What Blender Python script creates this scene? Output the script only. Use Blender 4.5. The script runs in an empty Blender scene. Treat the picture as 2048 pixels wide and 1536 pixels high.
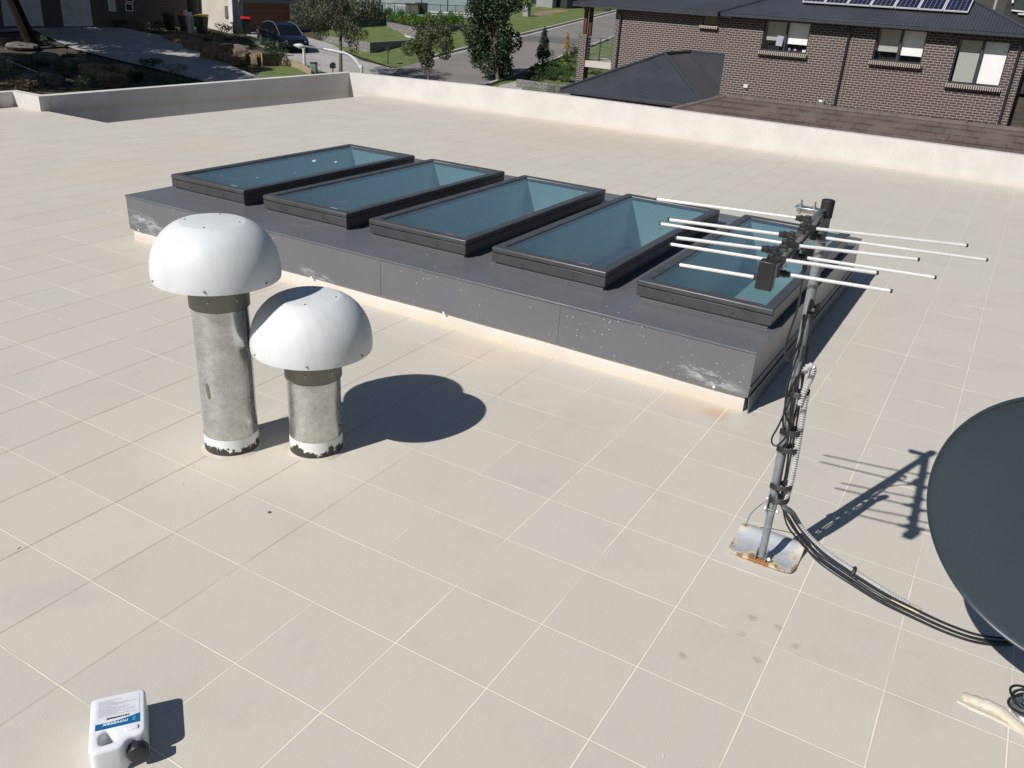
import bpy, bmesh, math, random
from math import sin, cos, pi, radians, sqrt, floor
from mathutils import Vector, Matrix, noise as mnoise
random.seed(7)
sc = bpy.context.scene
V = Vector
S = 0.45                       # one roof tile is 0.45 m
# ------------------------------------------------------------------ camera
CAM = V((8.76472447, -3.86157147, 5.55442643)) * S
RX = V((0.85811217, 0.51001956, 0.05935953))
RY = V((0.26252734, -0.33644793, -0.90436839))
RZ = V((-0.44127418, 0.79163302, -0.42260414))
FPX = 1695.7
cd = bpy.data.cameras.new('camera'); cam = bpy.data.objects.new('camera', cd)
sc.collection.objects.link(cam); sc.camera = cam
cd.sensor_width = 36.0; cd.lens = FPX / 2048 * 36
cd.clip_start = 0.05; cd.clip_end = 2000
m3 = Matrix((RX, -RY, -RZ)).transposed()
cam.matrix_world = Matrix.Translation(CAM) @ m3.to_4x4()
# ------------------------------------------------------------------ world, sun
SUN = V((-0.36, -1.01, 1.0)).normalized()        # towards the sun
w = bpy.data.worlds.new('World'); sc.world = w; w.use_nodes = True
nt = w.node_tree; bg = nt.nodes['Background']
sky = nt.nodes.new('ShaderNodeTexSky'); sky.sky_type = 'NISHITA'; sky.sun_disc = False
sky.sun_elevation = math.asin(SUN.z); sky.sun_rotation = math.atan2(SUN.x, SUN.y)
sky.altitude = 50; sky.air_density = 1.0; sky.dust_density = 0.3; sky.ozone_density = 2.0
nt.links.new(sky.outputs[0], bg.inputs[0]); bg.inputs[1].default_value = 0.05
sd = bpy.data.lights.new('sun', 'SUN'); sd.energy = 4.9; sd.angle = radians(0.53); sd.color = (1.0, 0.965, 0.925)
so = bpy.data.objects.new('sun', sd); sc.collection.objects.link(so)
so.rotation_euler = SUN.to_track_quat('Z', 'Y').to_euler(); so.location = (0, 0, 40)
sc.view_settings.view_transform = 'Standard'; sc.view_settings.look = 'None'
sc.view_settings.exposure = 0.0; sc.view_settings.gamma = 1
# ------------------------------------------------------------------ measuring: a photo pixel turned into a point on a known plane
def ray(px, py):
    c = V(((px - 1024) / FPX, (py - 768) / FPX, 1))
    return RX * c.x + RY * c.y + RZ * c.z
def onz(px, py, z=0.0):
    r = ray(px, py); return CAM + r * ((z - CAM.z) / r.z)
def ony(px, py, y):
    r = ray(px, py); return CAM + r * ((y - CAM.y) / r.y)
def onx(px, py, x):
    r = ray(px, py); return CAM + r * ((x - CAM.x) / r.x)
def onpl(px, py, P, d):            # vertical plane through P along direction d
    n = V((-d[1], d[0], 0)); r = ray(px, py); return CAM + r * ((P - CAM).dot(n) / r.dot(n))
def atd(px, py, D): return CAM + ray(px, py) * D
def gz(x, y): return -2.35 + 0.075 * (-0.487 * (x - CAM.x) + 0.873 * (y - CAM.y) - 46)
def gp(px, py, dz=0.0):            # on the sloping ground beyond the roof
    r = ray(px, py)
    a = r.z - 0.075 * (-0.487 * r.x + 0.873 * r.y); b = -2.35 - 0.075 * 46 + dz - CAM.z
    return CAM + r * (b / a)
# ------------------------------------------------------------------ node helpers
def new_mat(name):
    m = bpy.data.materials.new(name); m.use_nodes = True
    return m, m.node_tree, m.node_tree.nodes['Principled BSDF']
class NT:
    def __init__(s, nt): s.t = nt
    def n(s, typ, **kw):
        x = s.t.nodes.new(typ)
        for k, v in kw.items(): setattr(x, k, v)
        return x
    def l(s, a, b): s.t.links.new(a, b)
    def _set(s, sock, v):
        if isinstance(v, bpy.types.NodeSocket): s.l(v, sock)
        elif isinstance(v, (tuple, list)):
            try: sock.default_value = (*v, 1) if len(sock.default_value) == 4 and len(v) == 3 else v
            except TypeError: sock.default_value = v
        else: sock.default_value = v
    def math(s, op, a, b=0.0, c=0.0, clamp=False):
        x = s.n('ShaderNodeMath', operation=op, use_clamp=clamp)
        s._set(x.inputs[0], a); s._set(x.inputs[1], b); s._set(x.inputs[2], c); return x.outputs[0]
    def mix(s, f, a, b, blend='MIX'):
        x = s.n('ShaderNodeMix', data_type='RGBA', blend_type=blend)
        s._set(x.inputs[0], f); s._set(x.inputs[6], a); s._set(x.inputs[7], b); return x.outputs[2]
    def noise(s, vec, scale, detail=3, rough=0.5):
        x = s.n('ShaderNodeTexNoise'); s.l(vec, x.inputs['Vector'])
        x.inputs['Scale'].default_value = scale; x.inputs['Detail'].default_value = detail; x.inputs['Roughness'].default_value = rough
        return x.outputs['Fac']
    def step(s, v, a, b):
        x = s.n('ShaderNodeMapRange', interpolation_type='SMOOTHSTEP')
        s._set(x.inputs[0], v); x.inputs[1].default_value = a; x.inputs[2].default_value = b; return x.outputs[0]
    def coord(s): return s.n('ShaderNodeTexCoord').outputs['Object']
    def sep(s, v):
        x = s.n('ShaderNodeSeparateXYZ'); s.l(v, x.inputs[0]); return x.outputs
    def comb(s, a, b, c=0.0):
        x = s.n('ShaderNodeCombineXYZ'); s._set(x.inputs[0], a); s._set(x.inputs[1], b); s._set(x.inputs[2], c); return x.outputs[0]
    def bump(s, bsdf, h, strength, dist):
        x = s.n('ShaderNodeBump'); s.l(h, x.inputs['Height']); x.inputs['Strength'].default_value = strength; x.inputs['Distance'].default_value = dist
        s.l(x.outputs[0], bsdf.inputs['Normal'])
def M(name, col, rough=0.5, metal=0.0, col2=None, scale=4.0, bump=0.0, bscale=60, lo=.35, hi=.65, spec=.5, trans=0, coat=0, stretch=None):
    m, t, b = new_mat(name); N = NT(t)
    b.inputs['Roughness'].default_value = rough; b.inputs['Metallic'].default_value = metal
    b.inputs['Specular IOR Level'].default_value = spec; b.inputs['Coat Weight'].default_value = coat
    c = N.coord()
    if stretch:
        mp = N.n('ShaderNodeMapping'); N.l(c, mp.inputs[0]); mp.inputs['Scale'].default_value = stretch; c = mp.outputs[0]
    col2 = col2 or tuple(x * .82 for x in col)
    f = N.step(N.noise(c, scale, 5, .6), lo, hi)
    N.l(N.mix(f, (*col, 1), (*col2, 1)), b.inputs['Base Color'])
    if bump: N.bump(b, N.noise(c, bscale, 4, .6), bump, .01)
    if trans:
        tr = N.n('ShaderNodeBsdfTranslucent'); tr.inputs[0].default_value = (*[x * 1.3 for x in col], 1)
        mx = N.n('ShaderNodeMixShader'); mx.inputs[0].default_value = trans
        N.l(b.outputs[0], mx.inputs[1]); N.l(tr.outputs[0], mx.inputs[2]); N.l(mx.outputs[0], t.nodes['Material Output'].inputs[0])
    return m
# ------------------------------------------------------------------ materials
def tile_material():
    m, t, b = new_mat('roof_tile'); N = NT(t); c = N.coord(); x, y, z = N.sep(c)
    wob = N.math('MULTIPLY', N.math('SUBTRACT', N.noise(c, 3.0, 4, .7), .5), .010)
    u = N.math('ADD', N.math('DIVIDE', x, S), wob); v = N.math('ADD', N.math('DIVIDE', y, S), wob)
    du = N.math('ABSOLUTE', N.math('SUBTRACT', N.math('FRACT', N.math('ADD', u, .5)), .5))
    dv = N.math('ABSOLUTE', N.math('SUBTRACT', N.math('FRACT', N.math('ADD', v, .5)), .5))
    fine = N.noise(c, 40, 3, .6)
    wid = N.math('ADD', .0022, N.math('MULTIPLY', N.noise(c, 7, 4, .7), .0088))
    lu = N.math('SUBTRACT', 1.0, N.step(N.math('DIVIDE', du, wid), .7, 1.3)); lv = N.math('SUBTRACT', 1.0, N.step(N.math('DIVIDE', dv, wid), .7, 1.3))
    eu = N.math('SUBTRACT', 1.0, N.step(N.math('DIVIDE', du, wid), 1.0, 2.6)); ev = N.math('SUBTRACT', 1.0, N.step(N.math('DIVIDE', dv, wid), 1.0, 2.6))
    # how well each stretch of joint still shows
    segn = N.noise(N.comb(N.math('MULTIPLY', u, .55), N.math('MULTIPLY', v, .55), 3), 1.0, 4, .75)
    keepv = N.step(N.math('ADD', segn, N.math('MULTIPLY', x, .012)), .38, .50)
    leftness = N.step(N.math('ADD', N.math('DIVIDE', x, S), N.math('MULTIPLY', segn, 6)), 3.5, 8.5)   # 0 at left: joints running along the sun painted dark
    segn2 = N.noise(N.comb(N.math('MULTIPLY', u, .6), N.math('MULTIPLY', v, .6), 9), 1.0, 4, .75)
    keepu = N.math('ADD', .2, N.math('MULTIPLY', N.step(segn2, .31, .50), .8))
    near = N.math('SUBTRACT', 1.0, N.math('MULTIPLY', N.step(y, 2.8, 8.0), .34))
    keepv = N.math('MULTIPLY', N.math('ADD', .30, N.math('MULTIPLY', keepv, .80)), near)
    tw = N.n('ShaderNodeTexWhiteNoise', noise_dimensions='2D'); N.l(N.comb(N.math('FLOOR', u), N.math('FLOOR', v)), tw.inputs[0])
    tone = tw.outputs[0]
    base = N.mix(tone, (.542, .506, .444), (.575, .539, .472))
    tw2 = N.n('ShaderNodeTexWhiteNoise', noise_dimensions='3D'); N.l(N.comb(N.math('FLOOR', u), N.math('FLOOR', v), 5.0), tw2.inputs[0])
    base = N.mix(N.math('MULTIPLY', tw2.outputs[0], .22), base, (.535, .490, .440))
    big = N.noise(c, .9, 4, .6)
    base = N.mix(N.math('MULTIPLY', N.step(big, .42, .68), .28), base, (.525, .498, .438))
    base = N.mix(N.math('MULTIPLY', N.step(N.noise(c, 2.3, 5, .65), .55, .72), .35), base, (.56, .51, .43))
    base = N.mix(N.math('MULTIPLY', fine, .12), base, (.40, .365, .32))
    grit = N.step(N.noise(c, 220, 3, .6), .58, .74)
    base = N.mix(N.math('MULTIPLY', grit, .32), base, (.33, .30, .26))
    grn = N.noise(c, 110, 3, .6); base = N.mix(N.math('MULTIPLY', N.step(grn, .5, .75), .10), base, (.72, .66, .56))
    base = N.mix(N.math('MULTIPLY', N.step(N.noise(c, 1.7, 6, .72), .50, .70), .22), base, (.40, .37, .325))
    sc_ = N.noise(N.comb(N.math('MULTIPLY', x, 3.0), N.math('MULTIPLY', y, 11.0), 2.0), 1.0, 5, .75); base = N.mix(N.math('MULTIPLY', N.step(sc_, .62, .74), .16), base, (.68, .64, .56))
    # stains with their own place on the roof: (x, y, radius, colour, strength) in tiles
    def stain(base, px, py, r, col, k, rag=.5):
        nx = N.math('SUBTRACT', u, px); ny = N.math('SUBTRACT', v, py)
        d = N.math('SQRT', N.math('ADD', N.math('MULTIPLY', nx, nx), N.math('MULTIPLY', ny, ny)))
        d = N.math('ADD', N.math('DIVIDE', d, r), N.math('MULTIPLY', N.math('SUBTRACT', N.noise(c, 2.5 / r, 4, .7), .5), rag * 2))
        return N.mix(N.math('MULTIPLY', N.math('SUBTRACT', 1.0, N.step(d, .35, 1.15)), k), base, col)
    for px, py in [(1.03, 2.71), (1.93, 3.3)]:
        base = stain(base, px, py, 1.3, (.62, .57, .46), .45, .5)
    for px, py, r in [(-14, 12, 2.6), (-10, 10, 1.6), (-9, 8.6, 1.2), (-15.5, 17, 2), (-12, 14, 1.6)]:
        base = stain(base, px, py, r * .7, (.60, .50, .39), .35)
    base = stain(base, 5.95, 7.55, .26, (.52, .32, .17), .5, 1.0); base = stain(base, 5.4, 7.6, .5, (.58, .46, .32), .35, 1.0)
    base = stain(base, -4, 6.9, 1.2, (.66, .56, .42), .4); base = stain(base, 2, 7.3, 1.1, (.66, .57, .44), .4)
    base = stain(base, -7, 31, 6, (.58, .48, .36), .35); base = stain(base, 5, 22, 5, (.53, .50, .42), .4)
    for px, py, r in [(onz(1366, 1311)), (onz(1482, 1268)), (onz(1557, 1255)), (onz(1592, 1292)), (onz(1515, 1320)), (onz(1505, 1236))]:
        base = stain(base, px / S, py / S, .05, (.28, .22, .16), .42, 1.4)
    # paint drops
    vo = N.n('ShaderNodeTexVoronoi'); N.l(c, vo.inputs['Vector']); vo.inputs['Scale'].default_value = 2.1
    cs = N.n('ShaderNodeSeparateColor'); N.l(vo.outputs['Color'], cs.inputs[0])
    dn = N.math('ADD', vo.outputs['Distance'], N.math('MULTIPLY', N.noise(c, 30, 2), .02))
    drop = N.math('MULTIPLY', N.math('LESS_THAN', dn, N.math('MULTIPLY', cs.outputs[1], .034)), N.math('GREATER_THAN', cs.outputs[0], .66))
    base = N.mix(N.math('MULTIPLY', drop, .8), base, (.80, .77, .70))
    # joints
    edge = N.math('MULTIPLY', N.math('MAXIMUM', N.math('MULTIPLY', eu, keepu), N.math('MULTIPLY', ev, keepv)), .38)
    base = N.mix(edge, base, (.34, .27, .19))
    cream = (.80, .745, .63)
    dsn = N.noise(N.comb(N.math('MULTIPLY', u, .75), N.math('MULTIPLY', N.math('FLOOR', N.math('ADD', v, .5)), 7.3), 1.0), 1.0, 2, .5)
    dash = N.math('MULTIPLY', N.step(dsn, .58, .63), N.step(y, 1.0, 3.0)); keepv = N.math('MAXIMUM', keepv, dash)
    wv = N.math('ADD', lv, N.math('MULTIPLY', N.math('MULTIPLY', ev, dash), .5), clamp=True) if False else N.math('MINIMUM', N.math('ADD', lv, N.math('MULTIPLY', ev, dash)), 1.0)
    base = N.mix(N.math('MULTIPLY', wv, N.math('MULTIPLY', keepv, .85)), base, cream)  # joints across the sun painted bright, as raised grout catching light
    ucol = N.mix(leftness, (.27, .22, .17), cream)
    fu = N.math('MULTIPLY', N.math('ADD', .48, N.math('MULTIPLY', N.math('MULTIPLY', leftness, near), .50)), keepu)
    base = N.mix(N.math('MULTIPLY', lu, fu), base, ucol)
    N.l(base, b.inputs['Base Color']); b.inputs['Roughness'].default_value = .62; b.inputs['Specular IOR Level'].default_value = .35
    h = N.math('ADD', N.math('MULTIPLY', N.noise(c, 130, 4, .6), .45), N.math('MULTIPLY', N.math('MAXIMUM', lv, lu), .35))
    N.bump(b, h, .35, .004)
    return m
def render_material(name, col, dirt, streak=True):
    m, t, b = new_mat(name); N = NT(t); c = N.coord(); x, y, z = N.sep(c)
    base = N.mix(N.step(N.noise(c, 1.6, 5, .65), .38, .66), col, tuple(k * .90 for k in col))
    low = N.math('SUBTRACT', 1.0, N.step(N.math('ADD', z, N.math('MULTIPLY', N.noise(c, 7, 4, .7), .10)), .02, .16))
    base = N.mix(N.math('MULTIPLY', N.math('MULTIPLY', low, N.math('GREATER_THAN', z, -.05)), .5), base, dirt)
    spots = N.step(N.noise(c, 9, 5, .75), .68, .74)
    base = N.mix(N.math('MULTIPLY', spots, .10), base, (.35, .28, .2))
    st = N.noise(N.comb(N.math('MULTIPLY', x, 9), N.math('MULTIPLY', y, 9), N.math('MULTIPLY', z, .8)), 1.0, 3, .6)
    base = N.mix(N.math('MULTIPLY', N.step(st, .58, .75), .08), base, tuple(k * .7 for k in col))
    run = N.math('MULTIPLY', N.step(N.noise(N.comb(N.math('MULTIPLY', x, 14), N.math('MULTIPLY', y, 14), N.math('MULTIPLY', z, 1.4)), 1.0, 3, .6), .66, .74), N.step(N.noise(c, .8, 2), .5, .6))
    base = N.mix(N.math('MULTIPLY', run, .14), base, (.30, .27, .23))
    cr = N.math('SUBTRACT', 1.0, N.step(N.math('ABSOLUTE', N.math('SUBTRACT', N.noise(c, 1.1, 6, .62), .5)), .0012, .0035))
    base = N.mix(N.math('MULTIPLY', cr, .14), base, (.30, .26, .22))
    N.l(base, b.inputs['Base Color']); b.inputs['Roughness'].default_value = .75
    N.bump(b, N.noise(c, 70, 4, .65), .25, .004)
    return m
def cladding_material():
    m, t, b = new_mat('grey_cladding'); N = NT(t); c = N.coord(); x, y, z = N.sep(c)
    base = N.mix(N.step(N.noise(c, 1.2, 4, .6), .35, .7), (.122, .125, .138), (.138, .139, .147))
    base = N.mix(N.math('MULTIPLY', N.step(N.noise(c, 60, 3, .6), .55, .75), .25), base, (.15, .15, .155))
    def drops(base, scale, rmax, thr):
        vo = N.n('ShaderNodeTexVoronoi'); N.l(c, vo.inputs['Vector']); vo.inputs['Scale'].default_value = scale
        cs = N.n('ShaderNodeSeparateColor'); N.l(vo.outputs['Color'], cs.inputs[0])
        gate = N.step(N.noise(c, 1.3, 3, .6), .47, .56)
        d = N.math('LESS_THAN', vo.outputs['Distance'], N.math('MULTIPLY', cs.outputs[1], rmax))
        d = N.math('MULTIPLY', d, N.math('MULTIPLY', N.math('GREATER_THAN', cs.outputs[0], thr), gate))
        return N.mix(N.math('MULTIPLY', d, .60), base, (.62, .61, .58))
    base = drops(base, 16, .15, .62); base = drops(base, 45, .22, .72)
    st = N.noise(N.comb(N.math('MULTIPLY', x, 34), 0.0, N.math('MULTIPLY', z, 2.2)), 1.0, 3, .6)
    base = N.mix(N.math('MULTIPLY', N.step(st, .70, .76), .35), base, (.42, .42, .42))
    # white smears near each end of the long face
    for px, pz, sx, sz in [(-3.13, .19, .34, .10), (-.95, .14, .25, .05), (2.55, .18, .26, .06)]:
        dx = N.math('DIVIDE', N.math('SUBTRACT', x, px), sx); dz = N.math('DIVIDE', N.math('SUBTRACT', z, N.math('SUBTRACT', pz, N.math('MULTIPLY', N.math('SUBTRACT', x, px), .18))), sz)
        d = N.math('SQRT', N.math('ADD', N.math('MULTIPLY', dx, dx), N.math('MULTIPLY', dz, dz)))
        n2 = N.noise(N.comb(N.math('MULTIPLY', x, 6), 0.0, N.math('MULTIPLY', z, 22)), 1.0, 5, .75)
        f = N.math('MULTIPLY', N.math('SUBTRACT', 1.0, N.step(d, .3, 1.25)), N.step(n2, .44, .60))
        base = N.mix(N.math('MULTIPLY', N.math('MULTIPLY', f, N.math('LESS_THAN', y, 3.52)), .5), base, (.62, .62, .63))
    N.l(base, b.inputs['Base Color']); b.inputs['Roughness'].default_value = .30; b.inputs['Specular IOR Level'].default_value = .6
    N.bump(b, N.noise(c, 2.0, 3, .5), .14, .03)
    return m
def galv_material(name='galvanised', dark=False):
    m, t, b = new_mat(name); N = NT(t); c = N.coord()
    vo = N.n('ShaderNodeTexVoronoi'); N.l(c, vo.inputs['Vector']); vo.inputs['Scale'].default_value = 48; vo.inputs['Randomness'].default_value = 1
    cs = N.n('ShaderNodeSeparateColor'); N.l(vo.outputs['Color'], cs.inputs[0])
    n = N.noise(c, 9, 5, .7)
    f = N.math('ADD', N.math('MULTIPLY', cs.outputs[0], .35), N.math('MULTIPLY', N.step(n, .22, .82), .65))
    col = N.mix(f, (.42, .43, .42), (.70, .70, .68)) if not dark else N.mix(f, (.20, .22, .24), (.34, .36, .38))
    N.l(col, b.inputs['Base Color']); b.inputs['Metallic'].default_value = .85 if not dark else .4
    N.l(N.math('ADD', .20, N.math('MULTIPLY', f, .20)), b.inputs['Roughness'])
    N.bump(b, N.noise(c, 6, 3, .5), .06, .02)
    return m
def band_material():
    m, t, b = new_mat('peeling_white_band'); N = NT(t); c = N.coord(); x, y, z = N.sep(c)
    n = N.noise(c, 13, 5, .7)
    torn = N.step(N.math('SUBTRACT', N.math('ADD', .045, N.math('MULTIPLY', N.math('SUBTRACT', n, .5), .30)), z), -.002, .002)
    hole = N.step(N.noise(c, 30, 5, .7), .70, .71)
    f = N.math('MAXIMUM', torn, hole)
    base = N.mix(f, (.76, .76, .74), (.045, .04, .032))
    N.l(base, b.inputs['Base Color']); b.inputs['Roughness'].default_value = .6
    return m
def glass_material():
    m, t, b = new_mat('tinted_skylight_glass'); N = NT(t)
    t.nodes.remove(b)
    gl = N.n('ShaderNodeBsdfGlossy'); gl.inputs['Roughness'].default_value = .02; gl.inputs['Color'].default_value = (.85, .95, 1, 1)
    tr = N.n('ShaderNodeBsdfTransparent'); tr.inputs[0].default_value = (.52, .66, .69, 1)
    c = N.coord(); dust = N.n('ShaderNodeBsdfDiffuse'); dust.inputs[0].default_value = (.13, .18, .21, 1)
    lw = N.n('ShaderNodeLayerWeight'); lw.inputs[0].default_value = .5; fs = N.math('ADD', .05, N.math('MULTIPLY', N.math('POWER', lw.outputs[1], 4.0), .9))
    mx = N.n('ShaderNodeMixShader'); N.l(fs, mx.inputs[0]); N.l(tr.outputs[0], mx.inputs[1]); N.l(gl.outputs[0], mx.inputs[2])
    m2 = N.n('ShaderNodeMixShader'); d = N.math('ADD', .17, N.math('MULTIPLY', N.step(N.noise(c, 5, 5, .7), .45, .8), .16))
    d = N.math('ADD', d, N.math('MULTIPLY', N.step(N.noise(c, 55, 4, .7), .66, .74), .14))
    N.l(d, m2.inputs[0]); N.l(mx.outputs[0], m2.inputs[1]); N.l(dust.outputs[0], m2.inputs[2])
    N.l(m2.outputs[0], t.nodes['Material Output'].inputs[0])
    return m
def window_glass(name, col=(.02, .025, .03)):
    m, t, b = new_mat(name); b.inputs['Base Color'].default_value = (*col, 1); b.inputs['Roughness'].default_value = .04
    b.inputs['Specular IOR Level'].default_value = .6
    return m
def brick_material(name, axis='x', row=.086, wid=.24, c1=(.070, .043, .038), c2=(.036, .026, .026), mortar=(.41, .35, .32), ms=.010, rot=False):
    m, t, b = new_mat(name); N = NT(t); c = N.coord(); x, y, z = N.sep(c)
    a = x if axis == 'x' else y
    if axis == 'xy': a = N.math('ADD', x, y)
    vec = N.comb(z, a) if rot else N.comb(a, z)
    br = N.n('ShaderNodeTexBrick', offset=(.5 if not rot else 0)); N.l(vec, br.inputs['Vector'])
    br.inputs['Scale'].default_value = 1; br.inputs['Brick Width'].default_value = wid; br.inputs['Row Height'].default_value = row
    br.inputs['Mortar Size'].default_value = ms; br.inputs['Mortar Smooth'].default_value = .1; br.inputs['Bias'].default_value = -.1
    br.inputs['Color1'].default_value = (*c1, 1); br.inputs['Color2'].default_value = (*c2, 1); br.inputs['Mortar'].default_value = (*mortar, 1)
    col = N.mix(N.math('MULTIPLY', N.noise(c, 1.1, 4, .6), .35), br.outputs['Color'], (.10, .07, .06))
    N.l(col, b.inputs['Base Color']); b.inputs['Roughness'].default_value = .75
    N.bump(b, N.math('SUBTRACT', 1.0, br.outputs['Fac']), .5, .01)
    return m
def corrugated(name, col, axis='x', pitch=.11):
    m, t, b = new_mat(name); N = NT(t); c = N.coord(); x, y, z = N.sep(c); a = x if axis == 'x' else y
    s_ = N.math('SINE', N.math('MULTIPLY', a, 2 * pi / pitch))
    base = N.mix(N.step(N.noise(c, .7, 4, .6), .35, .7), col, tuple(k * 1.3 for k in col))
    N.l(base, b.inputs['Base Color']); b.inputs['Roughness'].default_value = .45
    N.bump(b, s_, .75, .022)
    return m
tile_m = tile_material()
par_m = render_material('cream_render', (.60, .575, .54), (.56, .45, .34))
plinth_m = render_material('white_plinth_render', (.68, .64, .58), (.56, .42, .28))
clad_m = cladding_material()
frame_m = M('charcoal_frame', (.050, .051, .055), .36, 0, (.062, .063, .067), 8, .05, 40)
glass_m = glass_material()
shaft_m = M('painted_shaft', (.60, .66, .64), .7, 0, (.52, .60, .59), 1.2)
dome_m = M('white_plastic', (.64, .66, .67), .45, 0, (.56, .57, .565), 3.2, .07, 24, spec=.35, lo=.45, hi=.8, stretch=(2.2, 2.2, .7))
collar_m = M('olive_grey_plastic', (.17, .165, .13), .45, 0, (.20, .19, .15), 6)
galv_m = galv_material(); galvd_m = galv_material('grey_steel', True); band_m = band_material()
steel_m = M('bright_zinc', (.62, .63, .64), .28, .9, (.5, .5, .5), 12)
chrome_m = M('polished_steel_pole', (.75, .76, .78), .16, 1, (.62, .62, .64), 5)
alu_m = M('white_aluminium_rod', (.80, .80, .79), .35, .25, (.72, .72, .71), 20)
black_m = M('black_plastic', (.014, .014, .015), .42, 0, (.022, .022, .024), 14, .1, 90)
cable_m = M('black_cable', (.012, .012, .013), .32, 0, (.02, .02, .02), 20)
rubber_m = M('matt_black', (.020, .020, .021), .6, 0)
boom_m = M('dark_metal_boom', (.20, .195, .18), .30, .7, (.30, .29, .26), 12)
conduit_m = M('grey_white_conduit', (.50, .50, .49), .34, .1, (.42, .42, .41), 20)
rivet_m = M('dull_rivet', (.20, .20, .20), .4, .8)
dish_m = M('slate_dish_paint', (.017, .029, .040), .40, 0, (.021, .034, .045), 2.2, .04, 50)
putty_m = M('cream_sealant', (.62, .56, .45), .75, 0, (.52, .44, .33), 8, .5, 40)
ringputty_m = M('pale_sealant_ring', (.58, .53, .44), .7, 0, (.50, .46, .38), 9, .4, 50)
can_m = M('white_can_plastic', (.78, .79, .82), .32, 0, (.75, .76, .79), 5, .04, 40)
label_w = M('white_label_paper', (.76, .77, .80), .45); label_b = M('blue_label_band', (.004, .115, .29), .4, 0, (.004, .125, .31))
ink_m = M('dark_ink', (.05, .05, .07), .5); whiteink_m = M('white_ink', (.82, .86, .90), .5); cyan_m = M('pale_blue_ink', (.15, .48, .80), .5)
grass_m = M('lawn_grass', (.075, .115, .024), .9, 0, (.125, .155, .045), 1.4, .9, 22)
soil_m = M('garden_soil', (.040, .032, .022), .95, 0, (.070, .058, .038), 1.6, .8, 8)
asphalt_m = M('asphalt', (.205, .187, .170), .85, 0, (.175, .160, .148), .5, .3, 60)
asphalt2_m = M('asphalt_patch', (.115, .108, .104), .85, 0, (.13, .12, .115), 1, .3, 60)
conc_m = M('pale_concrete', (.42, .40, .37), .8, 0, (.34, .32, .29), .8, .2, 30)
drive_m = M('driveway_concrete', (.36, .35, .335), .8, 0, (.30, .29, .275), .7, .2, 30)
bark_m = M('bark', (.13, .10, .075), .9, 0, (.07, .055, .04), 8, .8, 20); shadebark_m = M('shaded_bark', (.014, .011, .009), .9, 0, (.024, .019, .015), 8, .8, 20, spec=.1)  # second bark near black: shade on the leaning trunk put into its colour
def leafmat(n, a, b): return M(n, a, .6, 0, b, 1.8, 0, 60, .4, .6, .4, .22)
gum_leaf = leafmat('gum_leaves', (.055, .072, .032), (.12, .125, .065)); dark_leaf = leafmat('dark_leaves', (.026, .052, .024), (.055, .082, .034))
olive_leaf = leafmat('olive_leaves', (.075, .105, .035), (.12, .14, .06)); hedge_leaf = leafmat('hedge_leaves', (.05, .13, .018), (.11, .20, .03))
shrub_leaf = leafmat('shrub_leaves', (.035, .085, .02), (.07, .12, .032)); orange_leaf = leafmat('orange_flower', (.40, .20, .05), (.55, .32, .08))
conif_leaf = leafmat('conifer_leaves', (.018, .040, .020), (.032, .058, .028)); yucca_leaf = leafmat('yucca_leaves', (.16, .22, .04), (.26, .30, .08))
dead_leaf = leafmat('dry_leaves', (.16, .11, .05), (.10, .075, .035))
brick_m = brick_material('dark_brick', 'x'); bricky_m = brick_material('dark_brick_side', 'y')
sill_m = brick_material('sill_brick', 'x', row=.5, wid=.075, c1=(.035, .022, .02), c2=(.045, .028, .025), mortar=(.55, .48, .40), ms=.012)
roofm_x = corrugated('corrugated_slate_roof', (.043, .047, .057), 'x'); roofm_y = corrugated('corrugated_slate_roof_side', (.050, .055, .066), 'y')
trim_m = M('slate_trim', (.045, .050, .060), .4); wood_m = M('red_timber', (.075, .024, .014), .5, 0, (.11, .038, .02), 3, .2, 20, stretch=(4, 4, .6))
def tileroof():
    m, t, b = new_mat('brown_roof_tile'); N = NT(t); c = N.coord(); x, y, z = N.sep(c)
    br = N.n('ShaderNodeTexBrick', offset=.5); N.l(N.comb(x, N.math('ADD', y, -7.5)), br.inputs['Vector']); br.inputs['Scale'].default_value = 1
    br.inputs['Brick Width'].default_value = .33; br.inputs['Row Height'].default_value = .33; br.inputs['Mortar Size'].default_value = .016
    br.inputs['Color1'].default_value = (.098, .072, .062, 1); br.inputs['Color2'].default_value = (.112, .082, .070, 1); br.inputs['Mortar'].default_value = (.060, .044, .040, 1)  # dark mortar lines paint the shadow gap under each tile course
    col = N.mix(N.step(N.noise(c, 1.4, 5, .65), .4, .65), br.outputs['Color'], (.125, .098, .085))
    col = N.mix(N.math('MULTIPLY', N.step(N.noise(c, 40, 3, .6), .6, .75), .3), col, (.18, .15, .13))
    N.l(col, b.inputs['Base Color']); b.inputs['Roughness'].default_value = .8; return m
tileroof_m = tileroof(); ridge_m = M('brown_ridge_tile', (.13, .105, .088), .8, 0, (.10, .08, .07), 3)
pane_m = window_glass('dark_window_glass'); pane2_m = window_glass('greenish_window_glass', (.045, .058, .058))
blind_m = M('grey_blind', (.40, .40, .36), .7, 0, (.38, .39, .35), 2); blindw_m = M('white_blind', (.92, .91, .88), .6, 0, (.90, .89, .86), 2)
block_m = brick_material('grey_block', 'xy', row=.2, wid=.4, c1=(.26, .255, .245), c2=(.20, .20, .19), mortar=(.10, .095, .09), ms=.012)
white_m = M('white_paint', (.70, .69, .66), .5); cream_m = M('cream_wall_paint', (.56, .52, .45), .7, 0, (.50, .46, .39), 1)
greywall_m = M('grey_wall_paint', (.27, .275, .28), .7); doorbrown_m = M('brown_garage_door', (.16, .055, .03), .45, 0, (.13, .045, .025), 2, .1, 20, stretch=(1, 1, 5))
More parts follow.
